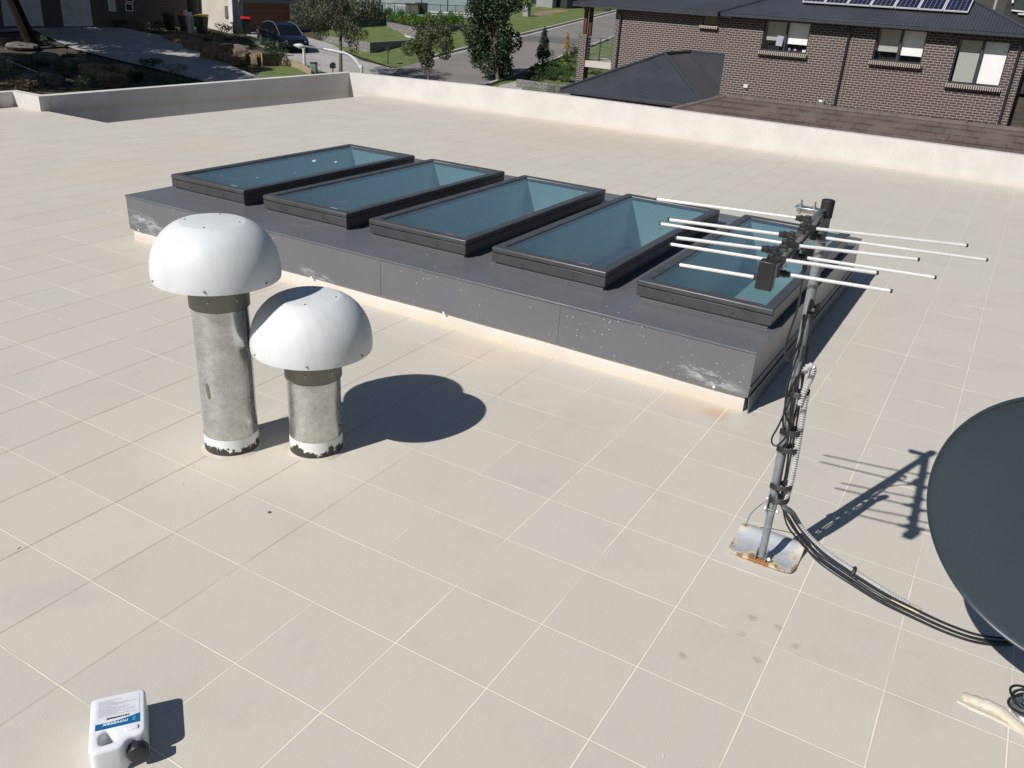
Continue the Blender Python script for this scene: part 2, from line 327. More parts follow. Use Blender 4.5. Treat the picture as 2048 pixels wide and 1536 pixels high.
doorwhite_m = M('pale_garage_door', (.50, .50, .51), .45); red_m = M('red_bin_lid', (.55, .02, .02), .4); yellow_m = M('yellow_bin_lid', (.62, .42, .01), .4)
green_m = M('dark_green_plastic', (.004, .018, .011), .45); carpaint_m = M('dark_blue_car_paint', (.004, .006, .014), .16, .2, (.005, .008, .018), 2, coat=.8)
sand_m = M('sandstone', (.22, .14, .075), .9, 0, (.09, .07, .05), 3, .9, 12); timber_m = M('pale_timber', (.34, .27, .17), .8, 0, (.26, .20, .13), 4, .3, 20)
pebble_m = M('white_pebbles', (.66, .64, .60), .7); court_m = M('court_surface', (.22, .27, .26), .85, 0, (.19, .235, .23), .4); dgreen_m = M('dark_green_steel', (.025, .035, .03), .5)
pink_m = M('pink_plastic', (.60, .22, .42), .5); tyre_m = M('tyre_rubber', (.015, .015, .015), .8)
def solar_m_():
    m, t, b = new_mat('solar_cells'); N = NT(t); c = N.coord(); x, y, z = N.sep(c)
    fx = N.math('ABSOLUTE', N.math('SUBTRACT', N.math('FRACT', N.math('DIVIDE', x, .158)), .5)); fy = N.math('ABSOLUTE', N.math('SUBTRACT', N.math('FRACT', N.math('DIVIDE', y, .146)), .5))
    l1 = N.math('GREATER_THAN', fx, .478); l2 = N.math('GREATER_THAN', fy, .478); cr = N.math('GREATER_THAN', N.math('ADD', fx, fy), .86)
    f = N.math('MAXIMUM', N.math('MAXIMUM', N.math('MULTIPLY', l1, .35), N.math('MULTIPLY', l2, .35)), cr)
    N.l(N.mix(f, (.010, .011, .035), (.42, .42, .45)), b.inputs['Base Color']); b.inputs['Roughness'].default_value = .15; return m
solar_m = solar_m_()
# ------------------------------------------------------------------ mesh helpers
COL = sc.collection
class MB:
    def __init__(s): s.v = []; s.f = []; s.m = []; s.mi = 0
    def add(s, vs, fs):
        o = len(s.v); s.v += [tuple(p) for p in vs]; s.f += [tuple(i + o for i in f) for f in fs]; s.m += [s.mi] * len(fs); return s
    def box(s, c, sz, rot=None):
        h = [k / 2 for k in sz]; c = V(c)
        vs = [V((sx * h[0], sy * h[1], sz_ * h[2])) for sx in (-1, 1) for sy in (-1, 1) for sz_ in (-1, 1)]
        if rot is not None:
            R = Matrix.Rotation(rot, 3, 'Z') if isinstance(rot, (int, float)) else rot
            vs = [R @ p for p in vs]
        return s.add([c + p for p in vs], [(0, 1, 3, 2), (4, 6, 7, 5), (0, 4, 5, 1), (2, 3, 7, 6), (0, 2, 6, 4), (1, 5, 7, 3)])
    def prism(s, pts, off):             # polygon extruded by vector off
        n = len(pts); off = V(off); a = [V(p) for p in pts]
        return s.add(a + [p + off for p in a], [tuple(range(n))[::-1], tuple(range(n, 2 * n))] + [(i, (i + 1) % n, n + (i + 1) % n, n + i) for i in range(n)])
    def cyl(s, p0, p1, r0, r1=None, n=16, caps=True):
        r1 = r0 if r1 is None else r1; p0 = V(p0); p1 = V(p1); d = (p1 - p0).normalized()
        u = d.orthogonal().normalized(); w_ = d.cross(u); vs = []
        for p, r in ((p0, r0), (p1, r1)): vs += [p + (u * cos(2 * pi * i / n) + w_ * sin(2 * pi * i / n)) * r for i in range(n)]
        fs = [(i, (i + 1) % n, n + (i + 1) % n, n + i) for i in range(n)]
        if caps: fs += [tuple(range(n))[::-1], tuple(range(n, 2 * n))]
        return s.add(vs, fs)
    def tube(s, pts, r, n=8, closed=False):
        pts = [V(p) for p in pts]; L = len(pts); rs = r if isinstance(r, list) else [r] * L
        up = None; vs = []
        for i, p in enumerate(pts):
            if closed: d = (pts[(i + 1) % L] - pts[i - 1]).normalized()
            else: d = (pts[min(i + 1, L - 1)] - pts[max(i - 1, 0)]).normalized()
            if up is None: up = d.orthogonal().normalized()
            up = (up - d * up.dot(d)).normalized(); w_ = d.cross(up)
            vs += [p + (up * cos(2 * pi * k / n) + w_ * sin(2 * pi * k / n)) * rs[i] for k in range(n)]
        fs = []
        for i in range(L if closed else L - 1):
            j = (i + 1) % L; fs += [(i * n + k, i * n + (k + 1) % n, j * n + (k + 1) % n, j * n + k) for k in range(n)]
        if not closed: fs += [tuple(range(n))[::-1], tuple(range((L - 1) * n, L * n))]
        return s.add(vs, fs)
    def lathe(s, prof, c, n=48, axis=None):
        c = V(c); vs = []; R = V((0, 0, 1)).rotation_difference(V(axis)).to_matrix() if axis is not None else Matrix.Identity(3)
        for r, z in prof: vs += [c + R @ V((r * cos(2 * pi * k / n), r * sin(2 * pi * k / n), z)) for k in range(n)]
        fs = []
        for i in range(len(prof) - 1): fs += [(i * n + k, i * n + (k + 1) % n, (i + 1) * n + (k + 1) % n, (i + 1) * n + k) for k in range(n)]
        if prof[0][0] > 1e-6: pass
        return s.add(vs, fs)
    def sphere(s, c, r, n=10, sq=(1, 1, 1)):
        c = V(c); vs = []; fs = []
        for i in range(n + 1):
            a = pi * i / n
            vs += [c + V((r * sq[0] * sin(a) * cos(2 * pi * k / n), r * sq[1] * sin(a) * sin(2 * pi * k / n), r * sq[2] * cos(a))) for k in range(n)]
        for i in range(n): fs += [(i * n + k, (i + 1) * n + k, (i + 1) * n + (k + 1) % n, i * n + (k + 1) % n) for k in range(n)]
        return s.add(vs, fs)
    def rock(s, c, sq, seed, n=12):
        k = len(s.v); s.sphere((0, 0, 0), 1, n)
        for i in range(k, len(s.v)):
            p = V(s.v[i]); q = p.copy()
            q = V([math.copysign(abs(t) ** .62, t) for t in q])
            d = 1 + .45 * (mnoise.noise(p * 1.1 + V((seed, 0, 0)))) + .15 * mnoise.noise(p * 3.5 + V((seed, 3, 0)))
            q *= d * .85; s.v[i] = (c[0] + q.x * sq[0], c[1] + q.y * sq[1], c[2] + q.z * sq[2])
        return s
    def build(s, name, mats, parent=None, smooth=30, bevel=0, seg=2):
        me = bpy.data.meshes.new(name); me.from_pydata(s.v, [], s.f)
        for m in (mats if isinstance(mats, (list, tuple)) else [mats]): me.materials.append(m)
        if any(s.m): me.polygons.foreach_set('material_index', s.m)
        bm = bmesh.new(); bm.from_mesh(me)
        if len(s.f) < 40000 and smooth is not False:
            bmesh.ops.remove_doubles(bm, verts=bm.verts, dist=1e-5); bmesh.ops.recalc_face_normals(bm, faces=bm.faces)
        if smooth:
            for f in bm.faces: f.smooth = True
            for e in bm.edges:
                if len(e.link_faces) != 2 or e.calc_face_angle(0) > radians(smooth): e.smooth = False
        bm.to_mesh(me); bm.free()
        o = bpy.data.objects.new(name, me); COL.objects.link(o)
        if bevel:
            b = o.modifiers.new('bevel', 'BEVEL'); b.width = bevel; b.segments = seg; b.limit_method = 'ANGLE'; b.angle_limit = radians(40); b.harden_normals = False
        if parent: attach(o, parent)
        return o
def attach(o, parent):
    o.parent = parent; o.matrix_parent_inverse = world(parent).inverted()
def world(o):
    if o.parent: return world(o.parent) @ o.matrix_parent_inverse @ o.matrix_basis
    return o.matrix_basis.copy()
def tag(o, label=None, cat=None, group=None, kind=None):
    if label: o['label'] = label
    if cat: o['category'] = cat
    if group: o['group'] = group
    if kind: o['kind'] = kind
    return o
def thing(name, loc, label, cat, group=None):
    e = bpy.data.objects.new(name, None); COL.objects.link(e); e.location = loc; e.empty_display_size = .1
    return tag(e, label, cat, group)
def struct(name, mb, m, **k): return tag(mb.build(name, m, **k), kind='structure')
def dup(root, delta=None, loc=None, rotz=None, label=None):
    r = root.copy(); COL.objects.link(r)
    if delta is not None: r.location = root.location + V(delta)
    if loc is not None: r.location = loc
    if rotz is not None: r.rotation_euler.z = rotz
    if label: r['label'] = label
    for ch in list(root.children):
        c = ch.copy(); COL.objects.link(c); pi_ = ch.matrix_parent_inverse.copy(); c.parent = r; c.matrix_parent_inverse = pi_
        for g in list(ch.children):
            d = g.copy(); COL.objects.link(d); pj = g.matrix_parent_inverse.copy(); d.parent = c; d.matrix_parent_inverse = pj
    return r
def smoothpts(pts, k=8, closed=False):
    P = [V(p) for p in pts]; out = []; n = len(P)
    rng = range(n) if closed else range(n - 1)
    for i in rng:
        p1 = P[i]; p2 = P[(i + 1) % n]
        p0 = P[i - 1] if (closed or i > 0) else p1; p3 = P[(i + 2) % n] if (closed or i + 2 < n) else p2
        for j in range(k):
            t = j / k
            out.append(.5 * ((2 * p1) + (p2 - p0) * t + (2 * p0 - 5 * p1 + 4 * p2 - p3) * t * t + (3 * p1 - p0 - 3 * p2 + p3) * t ** 3))
    if not closed: out.append(P[-1])
    return out
def T(x, y, z=0.0): return V((x * S, y * S, z * S))
def leaves(clumps, n, size, shape=(1, .45), droop=0.0, seed=0):
    """leaf quads scattered through the volumes of (centre, (rx, ry, rz)) clumps"""
    rd = random.Random(seed); mb = MB(); wts = [c[1][0] * c[1][1] * c[1][2] for c in clumps]
    for c, r in rd.choices(clumps, wts, k=n):
        while True:
            p = V((rd.uniform(-1, 1), rd.uniform(-1, 1), rd.uniform(-1, 1))); l = p.length
            if .05 < l < 1 and rd.random() < .25 + l: break
        p = V((c[0] + p.x * r[0], c[1] + p.y * r[1], c[2] + p.z * r[2]))
        a = V((rd.gauss(0, 1), rd.gauss(0, 1), rd.gauss(0, .7) - droop * 2)).normalized(); b = a.cross(V((rd.gauss(0, 1), rd.gauss(0, 1), rd.gauss(0, 1)))).normalized()
        L = size * rd.uniform(.6, 1.3); W = L * shape[1] / shape[0]
        mb.add([p - a * L * .5, p + b * W * .5, p + a * L * .5, p - b * W * .5], [(0, 1, 2, 3)])
    return mb
def crownclumps(c, r, n, k=.42, seed=0, low=-1):
    rd = random.Random(seed); out = []
    while len(out) < n:
        p = V((rd.uniform(-1, 1), rd.uniform(-1, 1), rd.uniform(low, 1)))
        if p.length < 1:
            q = k * rd.uniform(.55, 1.15); out.append(((c[0] + p.x * r[0], c[1] + p.y * r[1], c[2] + p.z * r[2]), (r[0] * q, r[1] * q, r[2] * q * .8)))
    return out
def tree(name, base, top, crownc, crownr, label, leafm, barkm=bark_m, n=5000, size=.14, clumps=22, trunk=.08, seed=1, droop=0, cat='tree', group=None, k=.42, shape=(1, .45), low=-1):
    e = thing(name, base, label, cat, group); base = V(base); top = V(top); rd = random.Random(seed)
    cl = crownclumps(crownc, crownr, clumps, k, seed, low)
    mb = MB(); mid = (base + top) / 2 + V((rd.uniform(-.1, .1), rd.uniform(-.1, .1), 0))
    tp = smoothpts([base - V((0, 0, .3)), mid, top], 8); L = len(tp)
    mb.tube(tp, [trunk * (1.25 - .85 * i / L) for i in range(L)], 10)
    for i, (c, r) in enumerate(cl):
        s_ = tp[int(L * rd.uniform(.45, .95))]; c = V(c)
        mb.tube(smoothpts([s_, (s_ + c) / 2 + V((0, 0, -.1 * crownr[2])), c], 4), [trunk * .35 * (1 - .09 * q) for q in range(9)], 5)
    mb.build('trunk', barkm, e)
    leaves(cl, n, size, shape, droop, seed).build('crown', leafm, e, smooth=False)
    return e
def blob_bush(name, c, r, label, leafm, n=900, size=.12, seed=0, cat='shrub', group=None, k=.5, spiky=False):
    e = thing(name, (c[0], c[1], c[2] - r[2]), label, cat, group)
    rd = random.Random(seed); cl = crownclumps(c, r, 9, k, seed)
    mb = leaves(cl, n, size, (1, .4) if not spiky else (1, .14), 0, seed); mb.build('foliage', leafm, e, smooth=False)
    st = MB()
    for i in range(5): 
        q = V(cl[i][0]); st.tube([V((c[0], c[1], c[2] - r[2] - .1)), q], [.02, .006], 5)
    st.build('stem', bark_m, e)
    return e
# ================================================================== roof terrace
def rect(mb, x0, x1, y0, y1, z=0.0): mb.add([T(x0, y0, z), T(x1, y0, z), T(x1, y1, z), T(x0, y1, z)], [(0, 1, 2, 3)])
CX0, CX1, CY0, CY1 = -7.62, 6.27, 7.8, 16.0          # skylight upstand, in tiles
EX, EY = -21.25, 17.13                               # edge of the drop behind the left part
fl = MB()
rect(fl, -26.7, 14, -12, CY0 + .1); rect(fl, -26.7, CX0 + .1, CY0 + .1, 16.9)
rect(fl, CX0 + .1, CX1 - .1, CY1 - .1, 16.9); rect(fl, CX1 - .1, 14, CY0 + .1, 16.9)
rect(fl, -26.7, 14, 16.9, EY); rect(fl, EX, 14, EY, 33.1)
struct('tiled_roof_floor', fl, tile_m, smooth=False)
dr = MB(); dr.box((T(EX + .25, 25.1, 0) - V((0, 0, .85)))[:], (.2, (33.1 - EY) * S, 1.68)); dr.box((T(-22.9, EY - .3, 0) - V((0, 0, .85)))[:], ((3.9) * S, .2, 1.68))
struct('drop_edge_wall', dr, par_m)
lr = MB(); lr.box((T(-23.1, 25.2, 0) - V((0, 0, 1.7)))[:], (2.6, 7.6, .1)); struct('lower_roof', lr, par_m)
def wallseg(mb, ai, bi, bo, ao, zb=-6.5):             # inner a, b; outer b, a, each (x, y, ztop) in tiles
    top = [T(*p) for p in (ai, bi, bo, ao)]; bot = [V((p.x, p.y, zb)) for p in top]
    mb.add(top + bot, [(0, 1, 2, 3), (7, 6, 5, 4)] + [(i, i + 4, (i + 1) % 4 + 4, (i + 1) % 4) for i in range(4)])
t_ = .42
mb = MB()
xs = [-23.0, -19, -15, -11, -5, 1, 9, 14]; zs = [.95, 1.03, 1.12, 1.17, 1.14, 1.12, 1.10, 1.10]
for i in range(7): wallseg(mb, (xs[i], 33.1, zs[i]), (xs[i + 1], 33.1, zs[i + 1]), (xs[i + 1], 33.1 + t_, zs[i + 1]), (xs[i], 33.1 + t_, zs[i]))
tag(mb.build('parapet_wall', par_m, smooth=20), 'long sunlit cream parapet along the far right edge of the tiled roof', 'parapet wall', 'cream parapets around the roof')
mb = MB(); wallseg(mb, (-24.98, 17.3, .572), (-23.0, 33.1, .95), (-23.0 - t_, 33.1 + t_, .95), (-24.98 - t_, 17.3, .572))
tag(mb.build('parapet_wall', par_m, smooth=20), 'shaded grey side parapet running back to the far roof corner', 'parapet wall', 'cream parapets around the roof')
mb = MB(); wallseg(mb, (-26.7, 16.9, .57), (-25.0, 16.9, .57), (-25.0, 17.3, .57), (-26.7, 17.3, .57))
wallseg(mb, (-26.7, -12, .57), (-26.7, 17.3, .57), (-27.1, 17.3, .57), (-27.1, -12, .57))
tag(mb.build('parapet_wall', par_m, smooth=20), 'short stepped cream parapet return at the left edge of the roof', 'parapet wall', 'cream parapets around the roof')
# ------------------------------------------------------------------ skylight upstand
up = thing('skylight_upstand', T(-.7, 11.9, 0), 'long dark grey clad upstand on a white plinth carrying five skylights', 'skylight base')
mb = MB(); px0, px1, py0, py1 = CX0 + .05, CX1 - .05, CY0 + .05, CY1 - .05
for (a, b, c, d) in [(px0, px1, py0, py0 + .25), (px0, px1, py1 - .25, py1), (px0, px0 + .25, py0 + .25, py1 - .25), (px1 - .25, px1, py0 + .25, py1 - .25)]:
    mb.box(T((a + b) / 2, (c + d) / 2, .14), ((b - a) * S, (d - c) * S, .36 * S))
mb.build('plinth', plinth_m, up, smooth=False)
SKX = [-6.22 + 2.82 * k for k in range(5)]; SKY0, SKY1 = 8.8, 14.85
# cladding: four faces with a slightly wandering lower edge, and a top plate with five openings
mb = MB(); rd = random.Random(3)
def face_strip(p0, p1, n, lo=.27):
    for i in range(n):
        a = p0.lerp(p1, i / n); b = p0.lerp(p1, (i + 1) / n)
        za = lo + .018 * mnoise.noise(V((a.x * 1.5, a.y * 1.5, 0))) + .035 * mnoise.noise(V((a.x * .5, a.y, 4))); zb = lo + .018 * mnoise.noise(V((b.x * 1.5, b.y * 1.5, 0))) + .035 * mnoise.noise(V((b.x * .5, b.y, 4)))
        za, zb = za + (-.07 if i == 0 else 0) * 0, zb
        mb.add([(a.x, a.y, za * S), (b.x, b.y, zb * S), (b.x, b.y, 1.0 * S), (a.x, a.y, 1.0 * S)], [(0, 1, 2, 3)])
c0, c1, c2, c3 = T(CX0, CY0), T(CX1, CY0), T(CX1, CY1), T(CX0, CY1)
face_strip(c0, c1, 60); face_strip(c1, c2, 30, .06); face_strip(c2, c3, 20); face_strip(c3, c0, 20)
gx = [CX0] + [q for c in SKX for q in (c - 1.02, c + 1.02)] + [CX1]; gy = [CY0, SKY0 + .12, SKY1 - .12, CY1]
for i in range(len(gx) - 1):
    for j in range(3):
        if j == 1 and i % 2 == 1: continue
        mb.add([T(gx[i], gy[j], 1), T(gx[i + 1], gy[j], 1), T(gx[i + 1], gy[j + 1], 1), T(gx[i], gy[j + 1], 1)], [(0, 1, 2, 3)])
mb.build('cladding', clad_m, up, smooth=20)
mb = MB()
mb.box(T((CX0 + CX1) / 2, CY0 - .006, .985), ((CX1 - CX0 + .03) * S, .010, .014)); mb.box(T(CX1 + .012, (CY0 + CY1) / 2, .985), (.010, (CY1 - CY0) * S, .014))
mb.box(T(CX1 + .008, (CY0 + CY1) / 2, .42), (.007, (CY1 - CY0) * S - .004, .010))
mb.build('folded_edge', clad_m, up, bevel=.002)
mb = MB(); mb.prism([T(CX1 + .012, CY0 + .01, .26), T(CX1 + .012, CY1, .26), T(CX1 + .035, CY1, .01), T(CX1 + .035, CY0 + .01, .01)], (0.003, .0, .004)); mb.build('side_flashing', clad_m, up)
for px in (757, 1120, 540):
    q = ony(px, 560, CY0 * S); mb = MB(); mb.box((q.x, CY0 * S - .0012, .285), (.045, .0016, .30)); mb.box((q.x + .022, CY0 * S - .0022, .285), (.0015, .0012, .30)); mb.build('lap_joint', clad_m, up, smooth=False)
# fixing discs along the plinth
for q in [-7.3, -5.1, -2.3, .8, 5.75]:
    mb = MB(); p = T(q, CY0 - .012, .30 - .02 * (q < 0)); mb.cyl(p, p + V((0, -.004, 0)), .011, n=12); mb.build('fixing_cap', white_m, up)
# ------------------------------------------------------------------ five skylights
def ring(mb, x0, x1, y0, y1, wd, z0, z1):
    O = [(x0, y0), (x1, y0), (x1, y1), (x0, y1)]; I = [(x0 + wd, y0 + wd), (x1 - wd, y0 + wd), (x1 - wd, y1 - wd), (x0 + wd, y1 - wd)]
    vs = [T(*p, z) for z in (z0, z1) for p in O + I]; fs = []
    for i in range(4):
        j = (i + 1) % 4
        fs += [(i, j, 4 + j, 4 + i)[::-1], (8 + i, 8 + j, 12 + j, 12 + i), (i, j, 8 + j, 8 + i), (4 + j, 4 + i, 12 + i, 12 + j)]
    mb.add(vs, fs)
words = ['leftmost of the five skylights in the row, at the end nearest the shaded parapet', 'second skylight from the left, with its glass fully in blue shade',
         'middle one of the five skylights, with a small lit patch low in its shaft', 'fourth skylight from the left, with a pale lit patch near its front edge', 'rightmost of the five skylights, partly behind the aerial rods']
for k, cx in enumerate(SKX):
    sk = thing('skylight', T(cx, (SKY0 + SKY1) / 2, 1), words[k], 'skylight', 'skylights in a row on the grey upstand')
    x0, x1, y0, y1 = cx - 1.135, cx + 1.135, SKY0, SKY1
    mb = MB(); ring(mb, x0 + .06, x1 - .06, y0 + .06, y1 - .06, .1, 1.002, 1.09); mb.build('base_flashing', clad_m, sk, bevel=.002)
    mb = MB(); ring(mb, x0 + .012, x1 - .012, y0 + .012, y1 - .012, .17, 1.075, 1.235); fr_ = mb.build('lower_frame', frame_m, sk, bevel=.002)
    mb = MB(); ring(mb, x0, x1, y0, y1, .185, 1.24, 1.345); mb.build('frame', frame_m, sk, bevel=.014, seg=4)
    mb = MB(); mb.add([T(x0 + .17, y0 + .17, 1.315), T(x1 - .17, y0 + .17, 1.315), T(x1 - .17, y1 - .17, 1.315), T(x0 + .17, y1 - .17, 1.315)], [(0, 1, 2, 3)])
    gl = mb.build('glass_pane', glass_m, sk, smooth=False)
    mb = MB(); p = T(x1 - .55, y0 + .25, 1.319); mb.box(p, (.085, .018, .001), .05); st = mb.build('sticker', M('pink_grey_sticker_%d' % k, (.42, .16, .20) if k > 1 else (.35, .42, .46), .5), gl)
    mb = MB(); ix0, ix1, iy0, iy1 = x0 + .185, x1 - .185, y0 + .185, y1 - .185; zt, zb = 1.24, .10
    # flared far end and straight sides of the light shaft
    a = [T(ix0, iy0, zt), T(ix1, iy0, zt), T(ix1, iy1, zt), T(ix0, iy1, zt)]; b = [T(ix0, iy0, zb), T(ix1, iy0, zb), T(ix1, iy1, zb), T(ix0, iy1, zb)]
    mb.add(a + b, [(0, 1, 5, 4), (1, 2, 6, 5), (2, 3, 7, 6), (3, 0, 4, 7), (4, 5, 6, 7)]); mb.build('light_shaft', shaft_m, sk, smooth=False)
    for q in (.28, .72):
        p = T(x0 + (x1 - x0) * q, y0 + .01, 1.15); mb = MB(); mb.cyl(p, p + V((0, -.006, 0)), .0075, .006, 10); mb.cyl(p + V((0, -.006, 0)), p + V((0, -.009, 0)), .003, n=8); mb.build('screw', rivet_m, fr_)
    if k == 0:
        for (qx, qy, ln) in [(-.2, 3.6, .1), (.25, 3.9, .07), (.3, 1.2, .03), (.5, 2.2, .02), (-.4, .8, .02)]: mb = MB(); mb.box(T(cx + qx, SKY0 + qy, 1.317), (ln * .35, ln, .0008), .6); mb.build('bird_dropping', white_m, gl)
# ------------------------------------------------------------------ two mushroom vents
def vent(c, zr, zc, label, dent):
    cx, cy = c; e = thing('mushroom_vent', T(cx, cy, 0), label, 'roof vent', 'mushroom vents side by side on the tiles')
    prof = [(.355, .655), (.372, .652), (.40, .640), (.46, .612), (.53, .562), (.59, .502), (.645, .425), (.685, .345), (.712, .265), (.728, .18), (.735, .09), (.735, .03), (.732, 0)]
    inner = [(.716, 0), (.718, .09), (.69, .28), (.6, .44), (.42, .58), (.0, .63)]
    mb = MB(); mb.lathe([(.0, .656)] + [(r, z) for r, z in prof] + inner, (0, 0, 0), 96)
    mb.v = [(T(cx, cy, zr) + V(p) * S)[:] for p in mb.v]; cap = mb.build('cap', dome_m, e, smooth=24)
    for a in (20, 110, 200, 290):
        p = T(cx + .31 * cos(radians(a + 12)), cy + .31 * sin(radians(a + 12)), zr + .656); mb = MB(); mb.sphere(p, .006, 8, (1, 1, .5)); mb.build('rivet', rivet_m, cap)
    for a in (-52, 5, 70, 180, 250, 150 if dent else 215):
        p = T(cx + .738 * cos(radians(a)), cy + .738 * sin(radians(a)), zr + .05); mb = MB(); mb.sphere(p, .006, 8); mb.build('rivet', rivet_m, cap)
    mb = MB(); mb.lathe([(.346 * S, zc * S), (.352 * S, zc * S + .004), (.352 * S, (zr + .1) * S), (.34 * S, (zr + .3) * S)], T(cx, cy, 0), 64)
    mb.lathe([(.332 * S, zc * S), (.352 * S, zc * S)], T(cx, cy, .0), 64); col = mb.build('collar', collar_m, e, smooth=40)
    for a in (-62, -8, 120, 200):
        p = T(cx + .354 * cos(radians(a)), cy + .354 * sin(radians(a)), zc + .13); mb = MB(); mb.sphere(p, .006, 8); mb.build('rivet', steel_m, col)
    mb = MB(); n = 64; R = .330
    rows = [0, .25 * zc, .5 * zc, .75 * zc, zc + .1]
    mb.lathe([(R * S * (1 + .004 * sin(i * 2.3)), (.21 + (zc - .1) * i / 8) * S) for i in range(9)], T(cx, cy, 0), n); duct = mb.build('duct', galv_m, e, smooth=40)
    mb = MB(); mb.lathe([(.337 * S, 0), (.336 * S, .1 * S), (.334 * S, .235 * S)], T(cx, cy, 0), n); mb.build('painted_band', band_m, e, smooth=40)
    # riveted seam strip down the right side
    mb = MB(); a = radians(18); rx, ry = cos(a), sin(a)
    mb.box(T(cx + .335 * rx, cy + .335 * ry, .25 + (zc - .25) / 2), (.004, .028, (zc - .25) * S), a); seam = mb.build('seam', galvd_m, e)
    for i in range(int((zc - .3) / .17)):
        p = T(cx + .345 * rx, cy + .345 * ry, .38 + i * .17); mb = MB(); mb.sphere(p, .005, 6); mb.build('rivet', rivet_m, seam)
    if dent:
        a = radians(-84); mb = MB(); mb.sphere((0, 0, 0), 1, 14)
        for i, p in enumerate(mb.v):
            q = V(p); th = a + q.x * .09; mb.v[i] = T(cx + (R + .004 + .004 * q.y) * cos(th), cy + (R + .004 + .004 * q.y) * sin(th), .90 + q.z * .10 - q.x * .04)[:]
        mb.build('dented_patch', M('dull_patch', (.16, .15, .12), .5), duct)
    mb = MB(); mb.lathe([(.33 * S, .010), (.35 * S, .007), (.37 * S, .003), (.395 * S, .0005)], T(cx, cy, 0), n); mb.build('sealant_ring', ringputty_m, e, smooth=60)
    return e
vent((1.035, 2.71), 2.28, 1.93, 'taller white domed mushroom vent on a galvanised pipe with a dark dent', True)
vent((1.93, 3.30), 1.42, 1.04, 'shorter white domed mushroom vent with the dome of its neighbour shading it', False)
# ------------------------------------------------------------------ television aerial on its mast
aer = thing('tv_aerial', T(7.506, 4.251, 0), 'rod aerial with white aluminium elements on a grey mast and rusty roof plate', 'tv aerial')
A0 = V((7.506, 4.251, .10)); A1 = V((7.50, 4.251, .95)); MB0 = V((7.497, 4.251, .72)); MT = V((7.40, 4.25, 3.925))
def tt(v): return T(*v)
mb = MB(); mb.cyl(tt(A0), tt(A1), .0185, n=20); mb.build('lower_post', galvd_m, aer)
mb = MB(); mb.cyl(tt(MB0), tt(MT), .0215, n=24); mast = mb.build('mast', galvd_m, aer)
mb = MB(); mb.cyl(tt(MT) - V((0, 0, .045)), tt(MT) + V((0, 0, .028)), .0265, n=24); mb.build('mast_cap', rubber_m, aer, bevel=.003)
mb = MB()
for z in (.79,):
    p = tt(V((7.50, 4.251, z))); mb.box(p + V((-.018, -.012, 0)), (.006, .05, .10)); mb.box(p + V((.018, -.012, 0)), (.006, .05, .10))
mb.build('pivot_bracket', galvd_m, aer, bevel=.002)
for z in (.72, .84):
    p = tt(V((7.50, 4.251, z))); mb = MB(); mb.cyl(p + V((-.03, -.026, 0)), p + V((.042, -.026, 0)), .0045, n=8)
    for q in (-.027, .028): mb.cyl(p + V((q, -.026, 0)), p + V((q + .008, -.026, 0)), .009, n=6)
    mb.build('bolt', steel_m, aer)
# base plate: a folded rusty plate with a raised rib
def plate_m():
    m, t, b = new_mat('rusty_zinc_plate'); N = NT(t); c = N.coord(); x, y, z = N.sep(c)
    n = N.noise(c, 16, 5, .7); x0, y0 = 7.5 * S, 4.52 * S
    dx = N.math('ABSOLUTE', N.math('SUBTRACT', x, x0)); dy = N.math('ABSOLUTE', N.math('SUBTRACT', y, y0))
    e = N.math('MAXIMUM', N.math('DIVIDE', dx, .185), N.math('DIVIDE', dy, .165)); e = N.math('ADD', e, N.math('MULTIPLY', N.math('SUBTRACT', n, .5), 1.5))
    base = N.mix(N.noise(c, 30, 4, .6), (.36, .40, .46), (.62, .64, .66))
    base = N.mix(N.step(e, .66, .76), base, (.66, .60, .50)); base = N.mix(N.math('MULTIPLY', N.step(N.noise(c, 9, 4, .6), .52, .60), .6), base, (.55, .55, .54)); base = N.mix(N.step(e, .88, 1.04), base, (.36, .17, .07))
    fx = N.math('SUBTRACT', x, 7.50 * S); fy = N.math('SUBTRACT', y, 4.20 * S); d = N.math('SQRT', N.math('ADD', N.math('MULTIPLY', fx, fx), N.math('MULTIPLY', fy, fy)))
    d = N.math('ADD', d, N.math('MULTIPLY', N.math('SUBTRACT', n, .5), .10))
    base = N.mix(N.step(d, .095, .085), base, (.72, .60, .42)); base = N.mix(N.step(d, .068, .055), base, (.42, .19, .07))
    N.l(base, b.inputs['Base Color']); b.inputs['Roughness'].default_value = .45; b.inputs['Metallic'].default_value = .25
    N.bump(b, n, .3, .006); return m
cor = [(7.15, 4.20), (7.85, 4.20), (7.87, 4.87), (7.12, 4.87)]
mb = MB(); nx, ny = 16, 16; vs = []
def ph(fx, fy):
    z = .012 + .030 * max(0, 1 - abs(fy - .12) / .16) * 0 + .034 * math.exp(-((fy - .80) / .16) ** 2) + .012 * math.exp(-((fy - .05) / .12) ** 2)
    return z
def rc(fx, fy):                                   # rounded corners
    x = 2 * fx - 1; y = 2 * fy - 1; k = .16
    return (x * (1 - k * y ** 6 * .5), y * (1 - k * x ** 6 * .5))
for j in range(ny + 1):
    for i in range(nx + 1):
        fx, fy = i / nx, j / ny; qx, qy = rc(fx, fy); vs.append((7.5 * S + qx * .166, 4.53 * S + qy * .152, ph(fx, fy)))
mb.add(vs, [(j * (nx + 1) + i, j * (nx + 1) + i + 1, (j + 1) * (nx + 1) + i + 1, (j + 1) * (nx + 1) + i) for j in range(ny) for i in range(nx)])
pl = mb.build('base_plate', plate_m(), aer, smooth=60); so_ = pl.modifiers.new('thick', 'SOLIDIFY'); so_.thickness = .012; so_.offset = -1
mb = MB()
p = tt(A0)
for q in (-.024, .024): mb = MB(); mb.box(p + V((q, 0, -.015)), (.005, .05, .08)); mb.build('hinge_lug', galvd_m, aer, bevel=.002)
